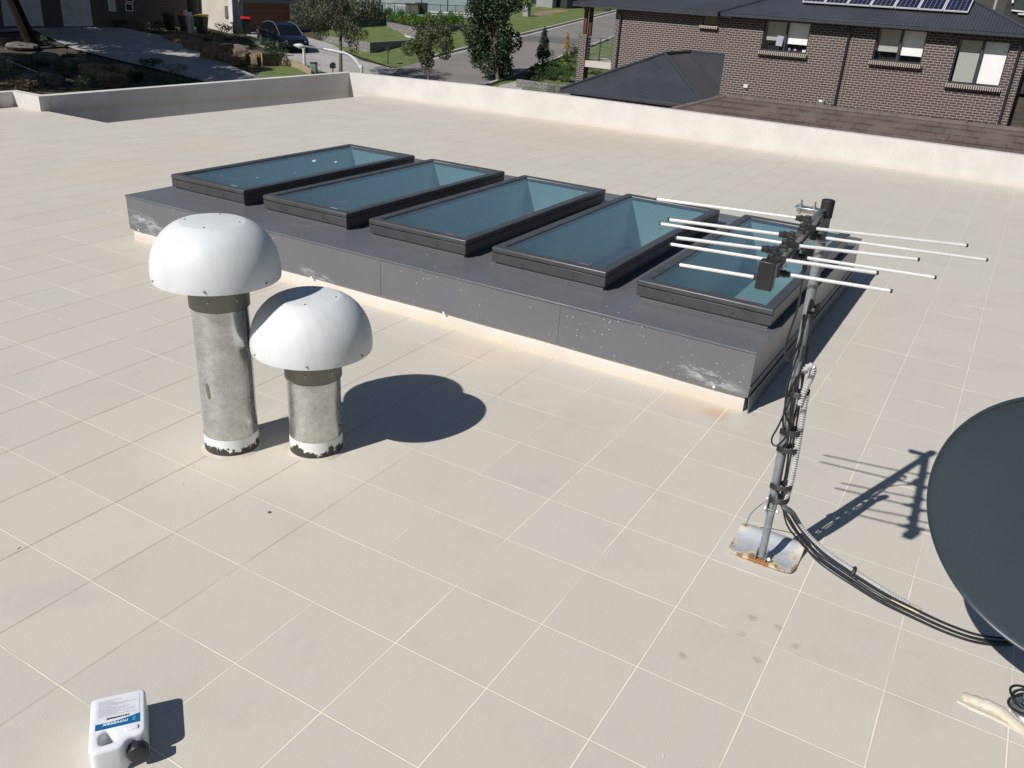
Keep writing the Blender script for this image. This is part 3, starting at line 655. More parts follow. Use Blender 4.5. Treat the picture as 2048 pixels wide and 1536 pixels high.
mb = MB(); mb.cyl(p + V((-.035, -.002, -.01)), p + V((.05, -.002, -.01)), .006, n=8); mb.cyl(p + V((.03, -.002, -.01)), p + V((.042, -.002, -.01)), .011, n=6); mb.build('bolt', steel_m, aer)
# stay wires looping from the bracket to the plate
mb = MB(); mb.tube(smoothpts([T(7.50, 4.22, .86), T(7.36, 4.40, .62), T(7.24, 4.62, .34), T(7.19, 4.72, .12)], 8), .0028, 6)
mb.tube(smoothpts([T(7.50, 4.22, .86), T(7.62, 4.42, .62), T(7.74, 4.62, .34), T(7.80, 4.76, .12)], 8), .0028, 6); mb.build('stay_wire', M('stay_wire', (.22, .23, .21), .5), aer)
# boom
BZ = 3.845; b0 = V((7.385, 4.10, BZ)); b1 = V((7.475, 2.02, BZ)); bd = (b1 - b0).normalized(); bang = math.atan2(bd.y, bd.x)
mb = MB()
cb = (b0 + b1) / 2; L = (b1 - b0).length * S
mb.box(T(cb.x, cb.y, BZ + .055), (L, .020, .018), bang); mb.box(T(cb.x, cb.y, BZ - .055), (L, .020, .018), bang)
mb.box(T(cb.x, cb.y, BZ), (L * .98, .006, .05), bang); boom = mb.build('boom', boom_m, aer, bevel=.002)
mb = MB(); mb.box(T(b1.x, b1.y - .02, BZ + .0), (.045, .052, .092), bang); mb.build('end_cap', black_m, aer, bevel=.003)
mb = MB(); mb.box(T(7.27, 4.17, 3.90), (.12, .052, .004)); mb.box(T(7.27, 4.23, 3.87), (.12, .004, .03)); mb.box(T(7.37, 4.14, 3.80), (.03, .07, .07)); br_ = mb.build('mast_bracket', steel_m, aer, bevel=.001)
for qx in (7.19, 7.31):
    mb = MB(); mb.cyl(T(qx, 4.14, 3.84), T(qx, 4.14, 3.97), .004, n=8); mb.cyl(T(qx, 4.14, 3.905), T(qx, 4.14, 3.93), .009, n=6); mb.build('bolt', steel_m, br_)
mb = MB(); mb.tube(smoothpts([T(7.33, 4.05, 3.63), T(7.45, 4.13, 3.63), T(7.49, 4.26, 3.63), T(7.42, 4.36, 3.63), T(7.33, 4.30, 3.63)], 6), .004, 6); mb.build('u_bolt', steel_m, br_)
RODS = [((6.134, 3.234), (7.40, 3.474), 0, 1), ((6.497, 2.599), (7.43, 2.812), 0, 1), ((6.211, 3.208), (7.40, 3.36), 1, 1), ((6.743, 2.106), (7.44, 2.29), 0, 1), ((6.53, 2.622), (7.42, 2.76), 1, 1), ((6.793, 2.117), (7.44, 2.22), 1, 1),
        ((8.609, 3.535), (7.43, 3.165), 0, -1), ((8.772, 4.046), (7.42, 3.77), 1, -1), ((8.345, 2.803), (7.45, 2.52), 0, -1), ((8.47, 3.17), (7.44, 3.0), 1, -1), ((8.156, 2.217), (7.47, 2.06), 0, -1), ((8.242, 2.563), (7.45, 2.43), 1, -1)]
for (tip, root, low, sd_) in RODS:
    z = 3.75 if low else 3.95; a = T(*tip, z); r_ = T(*root, z); d = (r_ - a).normalized()
    mb = MB(); mb.cyl(a, r_, .0058, n=12); rod = mb.build('element', alu_m, aer)
    mb = MB(); mb.cyl(a - d * .003, a + d * .004, .0064, n=12); mb.build('tip_plug', black_m, rod)
    mb = MB(); mb.cyl(r_ - d * .045, r_ + d * .004, .0100, .0125, 10); mb.cyl(r_ - d * .03, r_ - d * .022, .0135, n=10); mb.box(r_ + V((0, 0, -.012 if not low else .012)), (.026, .03, .022), bang); mb.box(r_ + V((0, 0, .008 if not low else -.008)), (.018, .022, .012), bang)
    mb.build('element_clamp', black_m, aer, bevel=.0015)
mb = MB(); mb.box(T(7.44, 3.55, 3.66), (.03, .045, .05), bang); mb.cyl(T(7.44, 3.57, 3.64), T(7.43, 3.6, 3.45), .011, .008, 10); mb.build('cable_socket', black_m, aer, bevel=.002)
# ------------------------------------------------------------------ cables along the mast and over to the dish
def mp(z, ox=0.0, oy=0.0):         # point beside the mast at height z, offsets in tiles
    x = 7.40 + (3.86 - z) / (3.86 - .72) * .097; return V((x + ox, 4.251 + oy, z))
ground = [(1578, 1035, .55), (1600, 1068, .36), (1640, 1108, .20), (1700, 1150, .13), (1760, 1188, .10), (1826, 1222, .06), (1900, 1256, .035), (1965, 1276, .035), (2035, 1280, .06), (2075, 1262, .30)]
def gpts(dx=0, dy=0, dz=0): return [onz(px + dx, py + dy, z * S) / S + V((0, 0, dz)) for px, py, z in ground]
cabs = [
    ('black feeder cable looping from the aerial boom down the mast', [V((7.43, 3.6, 3.46)), V((7.40, 3.85, 3.05)), V((7.34, 4.0, 2.6)), V((7.40, 4.1, 2.45)), V((7.45, 4.10, 2.75)), mp(3.05, .02, -.06), mp(2.9, .06, -.05), mp(2.4, .05, -.07), mp(2.0, .02, -.08), mp(1.6, .05, -.07), mp(1.2, .05, -.06), mp(.9, .06, -.05)] + gpts(-3, 2), .0048),
    ('black cable taped tight against the mast and running on to the dish', [mp(2.6, .07, -.03), mp(2.2, .08, -.04), mp(1.9, .07, -.05), mp(1.5, .075, -.05), mp(1.2, .085, -.04), mp(.85, .09, -.03)] + gpts(2, 4), .0048),
    ('lowest black cable of the bundle crossing the tiles to the dish', [mp(2.1, .09, -.05), mp(1.75, .10, -.05), mp(1.3, .10, -.03), mp(.9, .10, -.03)] + gpts(-6, 9), .0045),
    ('outer black cable of the bundle beside the corrugated conduit', [mp(1.9, .05, -.08), mp(1.6, .10, -.07), mp(1.2, .105, -.05), mp(.88, .11, -.04)] + gpts(5, -4), .0045)]
for lab, pts, r in cabs:
    mb = MB(); mb.tube([p * S for p in smoothpts(pts, 8)], r, 8); tag(mb.build('cable', cable_m), lab, 'cable', 'black cables from the aerial to the dish')
mb = MB(); loop = [mp(2.1, .02, -.09), mp(1.75, -.05, -.12), mp(1.55, -.10, -.12), mp(1.5, -.04, -.12), mp(1.65, .04, -.10), mp(1.95, .09, -.08), mp(2.3, .06, -.06), mp(2.1, -.02, -.08), mp(1.8, -.03, -.10), mp(1.62, .03, -.10)]
mb.tube([p * S for p in smoothpts(loop, 8)], .0042, 8); tag(mb.build('cable', cable_m), 'slack loop of thin black cable hanging halfway up the mast', 'cable')
mb = MB(); mb.tube([p * S for p in smoothpts([mp(2.9, -.02, -.06), mp(2.55, .0, -.09), mp(2.2, -.04, -.09), mp(1.9, -.03, -.09), mp(1.75, .04, -.08)], 8)], .0042, 8)
tag(mb.build('cable', cable_m), 'short black cable running down the upper mast above the slack loop', 'cable')
# corrugated conduit, with a bent-over top
def conduit(pts, label):
    sp = [p * S for p in smoothpts(pts, 10)]; out = []; acc = 0; step = .0030
    for i in range(len(sp) - 1):
        d = (sp[i + 1] - sp[i]).length; t = 0
        while acc < d: out.append(sp[i].lerp(sp[i + 1], acc / d)); acc += step
        acc -= d
    rs = [.0125 + .0022 * (1 if (i // 2) % 2 else -1) for i in range(len(out))]
    mb = MB(); mb.tube(out, rs, 10); return tag(mb.build('corrugated_conduit', conduit_m, smooth=25), label, 'conduit')
conduit([mp(1.98, .10, -.07), mp(2.14, .12, -.07), mp(2.30, .155, -.06), mp(2.40, .16, -.08), mp(2.42, .12, -.11), mp(2.34, .09, -.12)], 'short bent-over piece of silvery corrugated conduit tied high on the mast')
conduit([mp(2.1, .14, -.04), mp(1.9, .14, -.04), mp(1.5, .15, -.04), mp(1.2, .15, -.03), mp(.95, .14, -.02), mp(.78, .12, .0)] + gpts(6, -9)[:5] + [onz(1818, 1209, .015) / S], 'long grey corrugated conduit down the mast ending in sealant on the tiles')
for z, rr in [(2.96, .05), (2.08, .115), (1.66, .125), (1.46, .125), (1.02, .125), (.86, .12)]:
    mb = MB(); c = mp(z, .06, -.02); pts = []
    for i in range(20):
        a = 2 * pi * i / 20; pts.append((c + V((rr * cos(a) * .85, .068 * sin(a) - .01, .012 * sin(a * 2) + .03 * cos(a)))) * S)
    for dz in (-.010, -.005, 0, .005, .010): mb.tube([p + V((0, 0, dz)) for p in pts], .0036, 6, closed=True)
    mb.build('cable_tie', black_m, aer)
mb = MB(); c = onz(1703, 1146, .10 * S)
mb.tube([c + V((.026 * cos(2 * pi * i / 14) * .4, .030 * sin(2 * pi * i / 14) * .9, .030 * cos(2 * pi * i / 14))) for i in range(14)], .009, 8, closed=True)
tag(mb.build('cable_strap', black_m), 'black strap binding the cables and conduit near the roof plate', 'cable strap')
# ------------------------------------------------------------------ satellite dish
DC = T(9.907, 3.013, 1.996); az, el, DR = -.407, -.0733, 1.141 * S
dn = V((sin(az) * cos(el), -cos(az) * cos(el), sin(el)))
dish = thing('satellite_dish', T(10.07, 3.55, 0), 'dark slate satellite dish on a shiny pole cut off by the right edge', 'satellite dish')
mb = MB(); rings = 24
prof = [(DR * i / rings, -.055 * (1 - (i / rings) ** 2)) for i in range(rings + 1)]
prof += [(DR + .004, .006), (DR + .010, .004), (DR + .013, -.004), (DR + .010, -.014), (DR + .002, -.018)] + [(DR * i / rings, -.055 * (1 - (i / rings) ** 2) - .004) for i in range(rings - 1, -1, -1)]
mb.lathe(prof, DC, 128, dn); mb.build('reflector', dish_m, dish, smooth=50)
mb = MB(); bk = DC - dn * .06
mb.box(bk - dn * .03, (.14, .05, .14), Matrix.Rotation(az, 3, 'Z')); mb.build('rear_bracket', galvd_m, dish, bevel=.003)
mb = MB(); pb = onz(2060, 1425, 0); top = V((bk.x - dn.x * .07, bk.y - dn.y * .07, bk.z + .05)); mb.cyl(pb, top, .038, n=28); mb.build('pole', chrome_m, dish)
mb = MB(); mb.lathe([(.0, .012), (.07, .012), (.075, .006), (.076, .0)], pb, 24); mb.build('foot_plate', galv_m, dish)
for k, (r, dz, ti) in enumerate([(.062, .055, .35), (.070, .075, -.2), (.058, .095, .5)]):
    mb = MB(); pts = []
    for i in range(28):
        a = 2 * pi * i / 28; q = V((cos(a) * r * 1.15 - .01, sin(a) * r, dz + r * ti * cos(a) * 1.1 - .02)); pts.append(pb + q)
    mb.tube(pts, .0050, 8, closed=True)
    tag(mb.build('cable_loop', cable_m), ['small black cable coil lowest around the dish pole', 'wide black cable coil leaning around the dish pole', 'topmost black cable coil around the dish pole'][k], 'cable', 'coils of cable around the dish pole')
# sealant lumps
def lump(name, pts, r, label, seed):
    mb = MB(); sp = smoothpts(pts, 6); rd = random.Random(seed)
    mb.tube(sp, [r * (.7 + .5 * abs(mnoise.noise(V((i * .35, seed, 0)))) + .25 * sin(pi * i / len(sp))) for i in range(len(sp))], 10)
    mb.v = [(x, y, max(.0006, z * .55)) for x, y, z in mb.v]
    return tag(mb.build(name, putty_m, smooth=60), label, 'sealant')
lump('sealant_bead', [onz(1925, 1393, .0), onz(1965, 1405, .005), onz(2000, 1420, .008), onz(2040, 1455, .005), onz(2075, 1475, 0)], .028, 'thick cream sealant bead smeared on the tiles towards the dish pole', 1)
lump('sealant_bead', [onz(1915, 1402, .0), onz(1950, 1420, .0), onz(1990, 1437, .0), onz(2030, 1458, 0), onz(2070, 1480, 0)], .012, 'thin flat cream sealant strip along the front of the thicker bead', 4)
lump('sealant_blob', [onz(1782, 1203, .0), onz(1805, 1208, .006), onz(1822, 1215, .006), onz(1840, 1222, 0)], .026, 'small cream sealant blob around the conduit end', 6)
mb = MB(); p = onz(539, 1025, 0); mb.lathe([(.0, .0035), (.0085, .0035), (.0095, .002), (.0095, .0)], p, 24); mb.sphere(p + V((0, 0, .003)), .0028, 8)
tag(mb.build('metal_washer', M('dull_washer', (.16, .16, .155), .4, .6)), 'small grey metal disc lying alone on a tile below the vents', 'washer')
rd = random.Random(5)
for k, (px, py, L, lab) in enumerate([(36, 1096, .030, 'curled white flake on the tiles at the far left'), (365, 968, .020, 'white flake on the tiles below the taller vent'), (393, 983, .016, 'thin white flake right of a larger flake below the vents'), (229, 872, .026, 'white scrap on a joint left of the vents'), (1326, 1512, .016, 'white flake near the bottom edge of the photo')]):
    p = onz(px, py, .002); a = rd.uniform(0, 3); mb = MB(); d = V((cos(a), sin(a), 0)); n_ = V((-d.y, d.x, 0))
    mb.add([p - d * L * .5, p - n_ * L * .12 + V((0, 0, .003)), p + d * L * .5 + V((0, 0, .002)), p + n_ * L * .14 + V((0, 0, .001))], [(0, 1, 2, 3)])
    tag(mb.build('paint_flake', white_m, smooth=False), lab, 'paint flake', 'white flakes on the tiles')
# ------------------------------------------------------------------ jerrycan lying on its back
ca = V((.607, .795, 0)).normalized(); cbv = V((ca.y, -ca.x, 0)); CO = V((1.632, -.500, 0)) - cbv * .014; TH = .121
can = thing('jerrycan', CO + ca * .08 + cbv * .12, 'white plastic jerrycan with blue label and black cap lying on the tiles', 'jerrycan')
cmat = Matrix((( -ca.x, cbv.x, 0, CO.x), (-ca.y, cbv.y, 0, CO.y), (0, 0, 1, 0), (0, 0, 0, 1)))   # local x = to the left across, y = towards the cap
cmat = Matrix(((ca.x, cbv.x, 0, CO.x), (ca.y, cbv.y, 0, CO.y), (0, 0, -1, 0), (0, 0, 0, 1)))
def cl(u, v, z): return CO + ca * (u * 1.055) + cbv * v + V((0, 0, z))
def rounded(pts, r, k=4):
    out = []; n = len(pts)
    for i in range(n):
        p = V((*pts[i][:2], 0)); a = V((*pts[i - 1][:2], 0)); b = V((*pts[(i + 1) % n][:2], 0)); rr = pts[i][2] if len(pts[i]) > 2 else r
        d0 = (a - p); d1 = (b - p); rr = min(rr, d0.length * .48, d1.length * .48); p0 = p + d0.normalized() * rr; p1 = p + d1.normalized() * rr
        for j in range(k + 1):
            t = j / k; q = p0 * (1 - t) ** 2 + p * 2 * t * (1 - t) + p1 * t * t; out.append((q.x, q.y))
    return out
def curve_solid(name, outlines, half, bev, z, mat, parent, smooth=35):
    cu = bpy.data.curves.new(name, 'CURVE'); cu.dimensions = '2D'; cu.fill_mode = 'BOTH'; cu.extrude = half - bev; cu.bevel_depth = bev; cu.bevel_resolution = 3; cu.offset = -bev
    for o in outlines:
        sp = cu.splines.new('POLY'); sp.points.add(len(o) - 1)
        for i, (x, y) in enumerate(o): sp.points[i].co = (x, y, 0, 1)
        sp.use_cyclic_u = True
    ob = bpy.data.objects.new(name, cu); COL.objects.link(ob); dg = bpy.context.evaluated_depsgraph_get(); me = bpy.data.meshes.new_from_object(ob.evaluated_get(dg))
    COL.objects.unlink(ob); bpy.data.objects.remove(ob)
    mb = MB(); mb.v = [tuple(cl(v.co.x, v.co.y, z + v.co.z)) for v in me.vertices]; mb.f = [tuple(p.vertices) for p in me.polygons]; mb.m = [0] * len(mb.f)
    return mb.build(name, mat, parent, smooth=smooth)
body_o = rounded([(0, 0, .022), (.170, 0, .022), (.170, .212, .03), (.118, .218, .02), (.100, .252, .03), (.0, .262, .03)], .02, 5)
hole = rounded([(.030, .186), (.052, .162), (.076, .188), (.074, .222), (.034, .226)], .010, 4)
body = curve_solid('body', [body_o, hole], TH / 2, .011, TH / 2, can_m, can)
body.name = 'body'
mb = MB(); n0 = cl(.140, .200, .066); n1 = cl(.140, .222, .066); n2 = cl(.140, .256, .066)
mb.cyl(n0, n1, .024, n=24); mb.build('neck', can_m, can)
mb = MB(); k = 48; d = (n2 - n1).normalized(); u = V((0, 0, 1)); w_ = d.cross(u); vs = []
for p, r in ((n1, .033), (n1 + d * .004, .034), (n2 - d * .003, .033), (n2, .030)):
    vs += [p + (u * cos(2 * pi * i / k) + w_ * sin(2 * pi * i / k)) * (r + (.0011 if i % 2 else 0)) for i in range(k)]
fs = [(j * k + i, j * k + (i + 1) % k, (j + 1) * k + (i + 1) % k, (j + 1) * k + i) for j in range(3) for i in range(k)] + [tuple(range(k)), tuple(range(3 * k, 4 * k))]
mb.add(vs, fs); mb.build('screw_cap', black_m, can, smooth=50)
mb = MB(); mb.box(cl(.128, .182, TH + .0025), (.040, .018, .006), math.atan2(ca.y, ca.x)); mb.build('moulded_pad', can_m, can, bevel=.003)
# label: white sheet, curved blue band, lettering
zl = TH + .0012
mb = MB(); mb.add([cl(.018, .018, zl), cl(.152, .018, zl), cl(.152, .160, zl), cl(.018, .160, zl)], [(0, 1, 2, 3)]); lab = mb.build('label', label_w, can, smooth=False)
mb = MB(); top_ = [(.152 - .134 * i / 16, .118 + .014 * ((i / 16) ** 1.0) * 1.0 - .006 * sin(pi * i / 16) * -1) for i in range(17)]
pts = [cl(.018, .160, zl + .0006), cl(.152, .160, zl + .0006)] + [cl(x, y, zl + .0006) for x, y in top_]; mb.add(pts, [tuple(range(len(pts)))]); band = mb.build('blue_band', label_b, lab, smooth=False)
def text(s, u, v, size, mat, name, sx=1.0, shear=0, z=None, parent=None, bold=0):
    cu = bpy.data.curves.new(name, 'FONT'); cu.body = s; cu.size = size; cu.align_x = 'CENTER'; cu.shear = shear; cu.extrude = .0001; cu.offset = bold
    ob = bpy.data.objects.new(name, cu); COL.objects.link(ob); dg = bpy.context.evaluated_depsgraph_get(); me = bpy.data.meshes.new_from_object(ob.evaluated_get(dg))
    COL.objects.unlink(ob); bpy.data.objects.remove(ob)
    mb = MB(); mb.v = [tuple(cl(u - q.co.x * sx, v + q.co.y, (z or zl + .0014) + q.co.z)) for q in me.vertices]; mb.f = [tuple(p.vertices) for p in me.polygons]; mb.m = [0] * len(mb.f)
    o = mb.build(name, mat, parent or lab, smooth=False); return o
text('novatex', .080, .1365, .021, whiteink_m, 'lettering', 1.12, .25, bold=.0003, parent=band)
text('NOVAPRIME', .085, .112, .0125, ink_m, 'lettering', 1.0, bold=.0002)
mb = MB(); mb.tube([cl(.133 + .008 * cos(a) + .002 * a, .141 + .006 * sin(a), zl + .001) for a in [i * .4 for i in range(12)]], [.0006 + .00022 * i for i in range(12)], 4); mb.build('emblem', cyan_m, band)
mb = MB(); rd = random.Random(9); y = .030
while y < .104:
    x = .026
    while x < .144:
        wd = rd.uniform(.004, .012)
        if x + wd > .144 or (rd.random() < .12 and x > .06): break
        mb.add([cl(x, y, zl + .0005), cl(x + wd, y, zl + .0005), cl(x + wd, y + .0011, zl + .0005), cl(x, y + .0011, zl + .0005)], [(0, 1, 2, 3)]); x += wd + .0014
    y += .0042
mb.build('small_print', M('grey_print', (.30, .30, .33), .6), lab, smooth=False)
# ================================================================== beyond the roof: ground, street
def up_(p, d): return V((p.x, p.y, p.z + d))
def gpoly(mb, pix, dz): pts = [up_(gp(*q), dz) for q in pix]; mb.add(pts, [tuple(range(len(pts)))])
def gxy(x, y, dz=0): return V((x, y, gz(x, y) + dz))
mb = MB(); n = 60
def gpt(i, j):
    x = -150 + 230 * i / n; y = -20 + 260 * j / n; return V((x, y, gz(x, y) - .06))
mb.add([gpt(i, j) for j in range(n + 1) for i in range(n + 1)], [(j * (n + 1) + i, j * (n + 1) + i + 1, (j + 1) * (n + 1) + i + 1, (j + 1) * (n + 1) + i) for j in range(n) for i in range(n)])
struct('ground', mb, soil_m, smooth=False)
def kl(y): return -28.3 - (y - 43.7) * .135
def kr(y): return -20.9 - (y - 37.2) * .165
mb = MB(); ys = [15, 25, 35, 45, 60, 80, 110]
for a, b in zip(ys, ys[1:]): mb.add([gxy(kl(a), a, .005), gxy(kr(a), a, .005), gxy(kr(b), b, .005), gxy(kl(b), b, .005)], [(0, 1, 2, 3)])
struct('road', mb, asphalt_m, smooth=False)
mb = MB(); gpoly(mb, [(1020, 70), (1100, 74), (1165, 79), (1165, 92), (1100, 85), (1020, 80)], .009); struct('road_patch', mb, asphalt2_m, smooth=False)
# lawns, verges, drives
mb = MB(); gpoly(mb, [(640, 84), (730, 118), (786, 136), (808, 132), (868, 114), (1000, 82), (1170, 37), (1250, 17), (1250, -12), (700, -12)], .02); struct('lawn', mb, grass_m, smooth=False)
mb = MB()
for a, b in zip([32, 40, 50, 60, 75], [40, 50, 60, 75, 100]): mb.add([gxy(kr(a) + .2, a, .02), gxy(kr(a) + 5.5, a, .02), gxy(kr(b) + 5.5, b, .02), gxy(kr(b) + .2, b, .02)], [(0, 1, 2, 3)])
struct('lawn', mb, grass_m, smooth=False)
for name, f, s_ in (('kerb', kl, -1), ('kerb', kr, 1)):
    mb = MB(); y = 43.0 if s_ < 0 else 25
    while y < 100:
        y2 = y + 3.2; P = []
        for yy in (y, y2 - .03):
            x = f(yy); P += [gxy(x, yy, -.1), gxy(x, yy, .14), gxy(x + s_ * .17, yy, .15), gxy(x + s_ * .17, yy, -.1)]
        mb.add(P, [(0, 1, 5, 4), (1, 2, 6, 5), (2, 3, 7, 6), (0, 3, 2, 1), (4, 5, 6, 7)]); 
        mb.add([gxy(f(y) - s_ * .35, y, .012), gxy(f(y), y, .012), gxy(f(y2), y2, .012), gxy(f(y2) - s_ * .35, y2, .012)], [(0, 1, 2, 3)])
        y = y2
    struct(name, mb, conc_m, smooth=False)
mb = MB(); gpoly(mb, [(488, 66), (583, 60), (610, 74), (665, 90), (722, 122), (782, 137), (800, 137), (770, 170), (690, 165), (640, 142), (560, 112), (515, 92)], .035); struct('driveway', mb, drive_m, smooth=False)
mb = MB(); gpoly(mb, [(-10, 58), (20, 55), (130, 50), (190, 50), (250, 57), (325, 73), (400, 105), (500, 148), (545, 168), (520, 200), (480, 190), (400, 162), (330, 143), (240, 122), (150, 100), (110, 82), (70, 62), (-10, 66)], .035); struct('driveway', mb, drive_m, smooth=False)
mb = MB(); gpoly(mb, [(530, 136), (580, 132), (640, 144), (680, 168), (590, 185), (500, 165)], .028); gpoly(mb, [(610, 130), (650, 128), (690, 146), (700, 160), (650, 152)], .030); struct('lawn', mb, grass_m, smooth=False)
mb = MB(); gpoly(mb, [(1000, 172), (1035, 163), (1060, 170), (1000, 205), (965, 196)], .04); struct('footpath', mb, conc_m, smooth=False)
# grey block retaining walls
def gwall(name, pts, ztops, th, m, label, cat='retaining wall', group=None, side=1, zb=-3.4):
    mb = MB()
    for (a, b), (za, zb_) in zip(zip(pts, pts[1:]), zip(ztops, ztops[1:])):
        d = V((b.x - a.x, b.y - a.y, 0)).normalized(); nn = V((-d.y, d.x, 0)) * th * side
        P = [V((a.x, a.y, zb)), V((b.x, b.y, zb)), V((b.x, b.y, zb)) + nn, V((a.x, a.y, zb)) + nn, V((a.x, a.y, za)), V((b.x, b.y, zb_)), V((b.x, b.y, zb_)) + nn, V((a.x, a.y, za)) + nn]
        mb.add(P, [(0, 1, 5, 4), (1, 2, 6, 5), (2, 3, 7, 6), (3, 0, 4, 7), (4, 5, 6, 7), (3, 2, 1, 0)])
    return tag(mb.build(name, m, smooth=False), label, cat, group)
P1, P2, P3 = gp(643, 82), gp(740, 107), gp(868, 78); zt = P3.z + .02
gwall('retaining_wall', [P1, P2, P3], [zt, zt, zt], .22, block_m, 'lower grey block retaining wall whose corner stands on the verge beside the drive', group='grey block garden walls')
Q = [onz(727, 55, zt), onz(769, 62, zt), onz(835, 78, zt), onz(884, 73, zt), gp(940, 52)]
zt2 = Q[4].z + .05
gwall('retaining_wall', Q, [zt2] * 5, .22, block_m, 'upper grey block retaining wall below the clipped hedge', group='grey block garden walls')
mb = MB(); R_ = [P1, P2, P3, Q[2], Q[1], Q[0], onz(640, 52, zt)]
mb.add([V((p.x, p.y, zt - .03)) for p in R_], [tuple(range(len(R_)))]); struct('raised_lawn', mb, grass_m, smooth=False)
mb = MB(); e_ = [Q[0], Q[1], Q[2], Q[3]]; fr2 = [p + V((.5, -.75, 0)) for p in e_]; vs = [V((p.x, p.y, zt - .015)) for p in e_ + fr2[::-1]]; mb.add(vs, [tuple(range(8))]); struct('garden_strip', mb, conc_m, smooth=False)
mb = MB(); rd = random.Random(2)
for i in range(230):
    t = rd.random() ** .9; p = Q[1].lerp(Q[2], t); d_ = rd.uniform(.05, .42); mb.sphere((p.x + d_ * .55 + rd.uniform(-.05, .05), p.y - d_ * .85, zt + .02), rd.uniform(.03, .07), 6, (1, 1, .7))
tag(mb.build('pebbles', pebble_m, smooth=False), 'strip of white pebbles at the foot of the upper block wall', 'pebbles', kind='stuff')
# hedge: individual clipped shrubs in a row
HA, HB = onz(738, 36, zt2), onz(945, 50, zt2); HB = V((Q[4].x - 1.2, Q[4].y + 1.0, zt2)); 
mb = MB(); vs = [Q[0], Q[1], Q[2], Q[3], Q[4], V((Q[4].x - 3, Q[4].y + 3, 0)), V((Q[0].x - 4, Q[0].y + 3, 0))]; mb.add([V((p.x, p.y, zt2 - .04)) for p in vs], [tuple(range(7))]); struct('garden_bed', mb, soil_m, smooth=False)
def hedge_line(pts, n):
    L = [0]
    for a, b in zip(pts, pts[1:]): L.append(L[-1] + (b - a).length)
    for i in range(n):
        s_ = (i + .5) / n * L[-1]
        for k in range(len(pts) - 1):
            if L[k] <= s_ <= L[k + 1]: yield pts[k].lerp(pts[k + 1], (s_ - L[k]) / (L[k + 1] - L[k]))
hp = [Q[0] + V((-.25, .6, 0)), Q[1] + V((-.25, .6, 0)), Q[2] + V((-.3, .7, 0)), Q[3] + V((-.4, .6, 0)), Q[4] + V((-.9, -.2, 0))]
hp = [V((p.x, p.y, zt2)) for p in hp]; first = None; NH = 22
for i, p in enumerate(hedge_line(hp, NH)):
    lab = 'bright green shrub in the clipped hedge above the block wall' 
    if first is None: first = blob_bush('hedge_shrub', (p.x, p.y, p.z + .48), (.40, .40, .50), lab, hedge_leaf, 750, .11, 3, 'hedge shrub', 'shrubs of the clipped hedge', .6); base0 = V(first.location)
    else: dup(first, loc=V((p.x, p.y, p.z - .02 + .04 * (i % 3))), rotz=i * 2.1)
# court behind the hedge with net posts, pool fence, garden furniture
mb = MB(); ct = zt2 - .30; cz = 0; gpoly(mb, [(728, 33), (780, 33), (900, 37), (1000, 38), (1012, 22), (1035, -16), (690, -16)], .05); struct('court_floor', mb, court_m, smooth=False)
mb = MB(); gpoly(mb, [(848, 23), (1000, 31), (1000, 34), (848, 26)], .07); gpoly(mb, [(848, 29), (1000, 36), (1000, 37.5), (848, 30.5)], .07); struct('court_line', mb, white_m, smooth=False)
fe = thing('court_fence', gp(850, 32), 'thin dark metal fence with slim posts behind the hedge', 'fence')
a, b = gp(726, 33), gp(1000, 42); mb = MB()
for z in (.12, 1.05): mb.tube([a + V((0, 0, z)), b + V((0, 0, z))], .022, 5)
mb.build('rail', dgreen_m, fe)
for i in range(10): p = a.lerp(b, i / 9); mb = MB(); mb.cyl(p, p + V((0, 0, 1.1)), .03, n=6); mb.build('post', dgreen_m, fe)
mb = MB()
for i in range(100): p = a.lerp(b, i / 99); mb.cyl(p + V((0, 0, .12)), p + V((0, 0, 1.05)), .008, n=4, caps=False)
mb.build('mesh_panel', dgreen_m, fe, smooth=False)
for px, lab in ((843, 'left tall dark net post standing on the court'), (895, 'right tall dark net post standing on the court')):
    p = gp(px, 25); mb = MB(); mb.cyl(p, p + V((0, 0, 3.6)), .05, .045, 8); tag(mb.build('court_post', dgreen_m), lab, 'post', 'posts on the court')
def chair(px, py, lab, rz):
    p = gp(px, py, .06); e = thing('garden_chair', p, lab, 'garden chair', 'pale garden furniture by the court'); R = Matrix.Rotation(rz, 3, 'Z'); mb = MB()
    mb.tube([p + R @ V((.30 * cos(a_) , -.25, .75 + .32 * sin(a_))) for a_ in [i * pi / 12 for i in range(24)]], .022, 5, closed=True); mb.tube([p + R @ V((.16 * cos(a_) , -.25, .75 + .2 * sin(a_))) for a_ in [i * pi / 8 for i in range(16)]], .018, 5, closed=True); mb.build('back', white_m, e)
    mb = MB(); mb.lathe([(0, .46), (.3, .46), (.31, .44), (0, .43)], p, 16); mb.build('seat', white_m, e)
    for sx in (-1, 1):
        for sy in (-1, 1): mb = MB(); mb.cyl(p + R @ V((.2 * sx, .2 * sy, .45)), p + R @ V((.26 * sx, .26 * sy, 0)), .02, n=6); mb.build('leg', white_m, e)
chair(780, 18, 'white looped-back garden chair beyond the left end of the hedge', .4)
p = gp(802, 25, .06); tb = thing('garden_table', p, 'low pale table beside the looped-back chair beyond the hedge', 'table', 'pale garden furniture by the court')
mb = MB(); mb.box(p + V((0, 0, .55)), (1.3, .7, .05), .4); mb.build('table_top', white_m, tb)
for sx in (-1, 1):
    for sy in (-1, 1): mb = MB(); q = Matrix.Rotation(.4, 3, 'Z') @ V((.55 * sx, .28 * sy, 0)); mb.cyl(p + q, p + q + V((0, 0, .53)), .025, n=6); mb.build('leg', white_m, tb)
